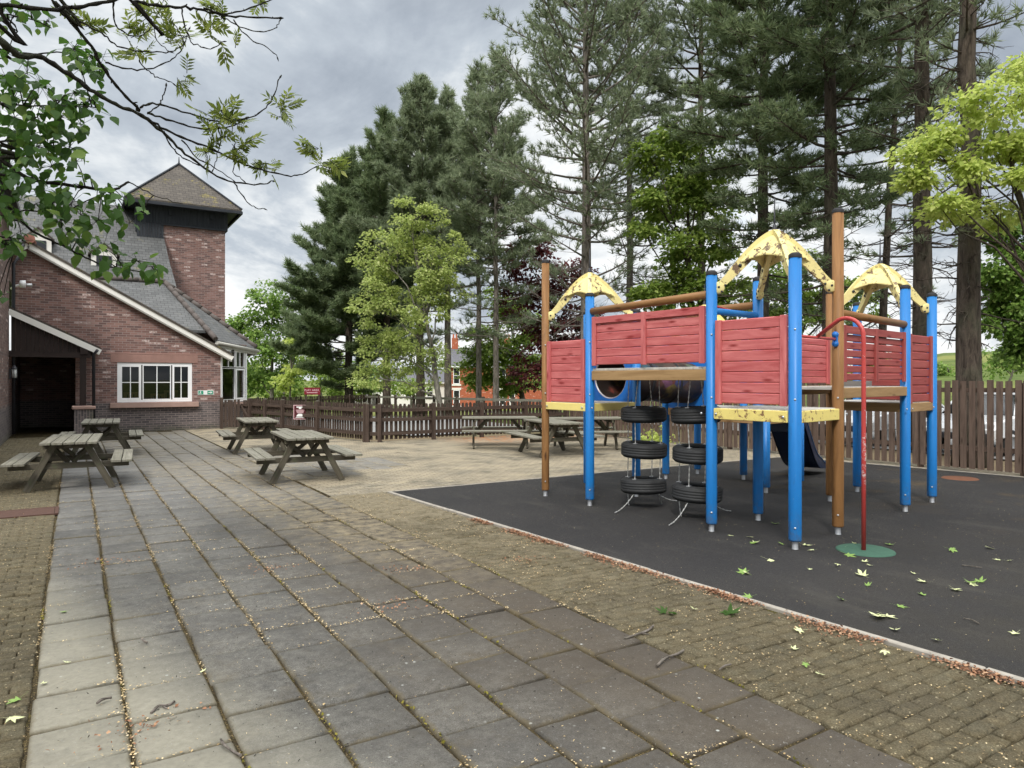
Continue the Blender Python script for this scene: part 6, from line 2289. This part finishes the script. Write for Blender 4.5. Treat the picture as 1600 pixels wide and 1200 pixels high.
stick([(975, 998), (995, 993), (1012, 985), (1021, 979)], .008, 'pale bent twig on the slab edge near the mossy strip', [(1003, 990), (1014, 991)])
stick([(1026, 1041), (1040, 1030), (1058, 1022), (1068, 1018)], .008, 'forked twig lying between the dark slabs and the moss', [(1044, 1028), (1035, 1027)])
stick([(1124, 1046), (1133, 1042), (1142, 1038)], .006, 'short twig beside the edge of the mossy strip')
stick([(236, 1114), (248, 1105), (262, 1102), (273, 1098)], .007, 'dark curved twig on a pale slab', [(255, 1104), (262, 1107)])
stick([(151, 1099), (160, 1095), (174, 1090)], .007, 'dark broken twig on a pale slab left of the curved one')
stick([(345, 1155), (352, 1168), (366, 1175), (376, 1183)], .006, 'thin dark twig across a slab joint near the bottom')
stick([(221, 998), (226, 1004), (230, 1004)], .008, 'stubby dark twig near the top of a pale slab')
stick([(1503, 883), (1518, 886), (1534, 887)], .005, 'straight pale stalk on the black rubber surface')
stick([(1506, 966), (1518, 970), (1531, 975)], .005, 'slanting pale stalk lower down the black rubber surface')


def scatter(name, mat, pts, size, label, tmpl=None, zr=(.002, .012), flat=.25):
    rng = np.random.default_rng(hash(name) % 1000 if False else len(pts))
    P = np.array(pts); n = len(P)
    cen = np.column_stack([P[:, 0], P[:, 1], rng.uniform(zr[0], zr[1], n)])
    a = rng.uniform(0, 2 * PI, n)
    D = np.column_stack([np.cos(a), np.sin(a), rng.normal(0, flat, n)])
    N = np.column_stack([rng.normal(0, flat, n), rng.normal(0, flat, n), np.ones(n)])
    v, f = stamp(tmpl if tmpl is not None else LEAF_V, LEAF_F, cen, D, N, size * rng.uniform(.5, 1.5, n))
    o = link(name, fast_mesh(name, v, f), mat)
    return tag(o, label, 'litter', None, 'stuff')


rg = np.random.default_rng(3)
pts = []
# bud scales caught along slab joints
for i in range(26000):
    y = .7 + 13.5 * rg.random() ** 1.3
    if rg.random() < .62:
        k = rg.integers(0, 9); x = SLX + SLW * k + rg.normal(0, .012)
    else:
        k = rg.integers(0, 8); x = SLX + SLW * (k + rg.random())
        ph = (4.575 - .36 * SLL * k) % SLL
        y = ph + round((y - ph) / SLL) * SLL + rg.normal(0, .010)
    cl = 1.7 * mnoise.noise((x * 1.6, y * 1.1, 4.0)) - .12
    if cl + .34 * (y > 4.5) + .1 * x * .2 < rg.random() * .75 - .05: continue
    pts.append((x, y))
# mossy strip on the right
for i in range(9000):
    y = .8 + 9.6 * rg.random(); x = 3.1 + rg.random() * (lerp(4.6, 4.03, (y - .3) / 9.8) - 3.12)
    if mnoise.noise((x * 3, y * 3, 1.0)) + .12 < rg.random() * .6: continue
    pts.append((x, y))
for i in range(2600):
    pts.append((rg.uniform(-1.6, -.2), 2 + 14 * rg.random()))
scatter('bud_litter', M['scale_tan'], pts, .0115, 'tan bud scales caught in the paving joints')
pts = []
for i in range(5200):
    y = .8 + 16 * rg.random(); x = rg.uniform(-.2, 3.2 if y < 11 else 6)
    pts.append((x, y))
for i in range(3200):
    pts.append((rg.uniform(4.6, 12), rg.uniform(.6, 9.8)))
scatter('pale_flecks', M['scale_tan'], pts, .010, 'pale flecks scattered over the yard', LONG_V)
pts = []
for i in range(9500):
    t = rg.random() ** .8; y = lerp(.4, 7.6, t); xe = lerp(4.64, 4.035, (y - .3) / 9.78) - .03
    x = xe - abs(rg.normal(0, .05 + .10 * max(0, mnoise.noise((y * 1.5, 2.0, 0)))))
    if mnoise.noise((y * 2.2, 7.0, 0)) < rg.random() * .9 - .45: continue
    pts.append((x, y))
for i in range(420):
    c = ((2.5, 5.9), (3.62, 5.6), (.26, 3.9), (1.5, 6.6), (.25, 7.6), (2.0, 5.0))[i % 6]
    pts.append((c[0] + rg.normal(0, .13), c[1] + rg.normal(0, .09)))
scatter('orange_litter', M['scale_orange'], pts, .018, 'orange bud scales drifted along the kerb', None, (.002, .02), .4)
pts = []
for i in range(2600):
    y = .8 + 6.5 * rg.random() ** 1.4; pts.append((rg.uniform(-1.5, 4.2), y))
scatter('dark_crumbs', M['crumb_dark'], pts, .013, 'small dark seeds and crumbs on the slabs', LONG_V, (.004, .012), .5)
# moss cushions bulging from the joints
pts = []
for i in range(2600):
    k = rg.integers(0, 9); y = .8 + 8 * rg.random(); x = SLX + SLW * k + rg.normal(0, .007)
    if mnoise.noise((x * 1.1, y * 1.4, 9.0)) < .16: continue
    pts.append((x, y))
MOSS = leaf('yellow_moss', (.09, .085, .012), (.20, .175, .03), .1, (.28, .24, .05), .95)
scatter('joint_moss', MOSS, pts, .016, 'yellow green moss growing in the slab joints', None, (-.004, .006), .9)

# weeds at the foot of the fences
wd = thing('weed_clump', 'leafy green weeds at the foot of the tall fence behind the tyres', 'plant', (12.6, 13.6, 0))
rw = np.random.default_rng(8)
n = 260
cen = np.column_stack([rw.normal(0, .25, n), rw.normal(0, .25, n), np.abs(rw.normal(.12, .12, n))])
v, f = stamp(LEAF_V, LEAF_F, cen, rw.normal(0, 1, (n, 3)) + np.array([0, 0, .6]), rw.normal(0, 1, (n, 3)), rw.uniform(.06, .14, n))
link('foliage', fast_mesh('foliage', v, f), M['lf_lime'], wd)

# ================================================================== SKY, SUN, CAMERA
w = bpy.data.worlds.new('World'); bpy.context.scene.world = w; w.use_nodes = True
S = T.__new__(T); S.nt = w.node_tree; S.mat = None
bg = S.nt.nodes['Background']
SKX, SKY_ = 9.4, 4.4
SUN_EL, SUN_AZ = R(46), R(-136)      # azimuth from +Y, clockwise: behind and to the left of the camera
sky = S.n('ShaderNodeTexSky', sky_type='NISHITA', sun_disc=False)
sky.sun_elevation = SUN_EL; sky.sun_rotation = SUN_AZ
dirv = S.map(S.co('Generated'), rot=(0, 0, -R(19)))
x, y, z = S.xyz(dirv)
zz = S.m('ADD', S.m('MAXIMUM', z, 0.0), .30)
uv = S.vec(S.m('DIVIDE', x, zz), S.m('DIVIDE', y, zz), S.m('MULTIPLY', z, .6))
big = S.noise(S.map(uv, (1, 1, 1), (SKX, SKY_, 0)), 1.25, 8, .60, .5)
fine = S.noise(S.map(uv, (1, 1, 1), (4.1, 2.2, 0)), 3.4, 6, .6, .4)
den = S.m('ADD', S.m('MULTIPLY', big, .70), S.m('MULTIPLY', fine, .30))
lowz = S.m('SUBTRACT', 1, S.step(z, .0, .42))
den2 = S.m('SUBTRACT', den, S.m('MULTIPLY', lowz, .075))
den2 = S.m('ADD', S.m('MULTIPLY', S.m('SUBTRACT', den2, .488), 2.0), .46)
cloud = S.ramp(den2, [(.26, (.60, .61, .61)), (.38, (.46, .485, .505)), (.48, (.325, .36, .40)), (.60, (.26, .292, .335)), (.74, (.20, .23, .272))])
# an overcast sky is brightest overhead (outside the frame)
lift = S.m('ADD', 1.0, S.m('MULTIPLY', S.step(z, .48, .85), 4.6))
cl10 = S.mix(1.0, cloud, S.vec(S.m('MULTIPLY', lift, 10), S.m('MULTIPLY', lift, 10), S.m('MULTIPLY', lift, 10)), 'MULTIPLY')
cover = S.step(S.m('ADD', big, S.m('MULTIPLY', fine, .35)), .46, .56)
cover = S.m('MAXIMUM', cover, .72)
cl10 = S.mix(S.step(z, .45, .8), cl10, S.mix(.7, cl10, S.vec(S.m('MULTIPLY', lift, 3.0), S.m('MULTIPLY', lift, 2.95), S.m('MULTIPLY', lift, 2.85))))
skyc = S.mix(cover, sky.outputs[0], cl10)
S.nt.links.new(skyc, bg.inputs[0]); bg.inputs[1].default_value = .1

sl_ = bpy.data.lights.new('sun', 'SUN'); sl_.energy = 1.5; sl_.angle = R(10); sl_.color = (1, .955, .89)
so = bpy.data.objects.new('sun', sl_); C.objects.link(so)
sd_ = V(math.sin(SUN_AZ) * math.cos(SUN_EL), math.cos(SUN_AZ) * math.cos(SUN_EL), math.sin(SUN_EL))
so.rotation_euler = sd_.to_track_quat('Z', 'Y').to_euler(); so.location = (0, 0, 40)

cam = bpy.data.cameras.new('camera'); cam.sensor_width = 36; cam.lens = 36 * FPX / 1600
cam.shift_y = (HOR - 600) / 1600
cam.clip_start = .05; cam.clip_end = 6000
co_ = bpy.data.objects.new('camera', cam); C.objects.link(co_)
co_.location = (0, 0, EYE); co_.rotation_euler = (PI / 2, 0, -YAW)
sc = bpy.context.scene
sc.camera = co_
sc.view_settings.view_transform = 'Standard'; sc.view_settings.look = 'None'; sc.view_settings.exposure = .8; sc.view_settings.gamma = 1
sc.view_settings.use_curve_mapping = False
sc.cycles.max_bounces = 6; sc.cycles.diffuse_bounces = 3; sc.cycles.transparent_max_bounces = 12
sc.cycles.use_adaptive_sampling = True; sc.cycles.adaptive_threshold = .02
sc.cycles.use_denoising = True

print('TRIS', sum(len(o.data.polygons) for o in bpy.data.objects if o.type == 'MESH'))
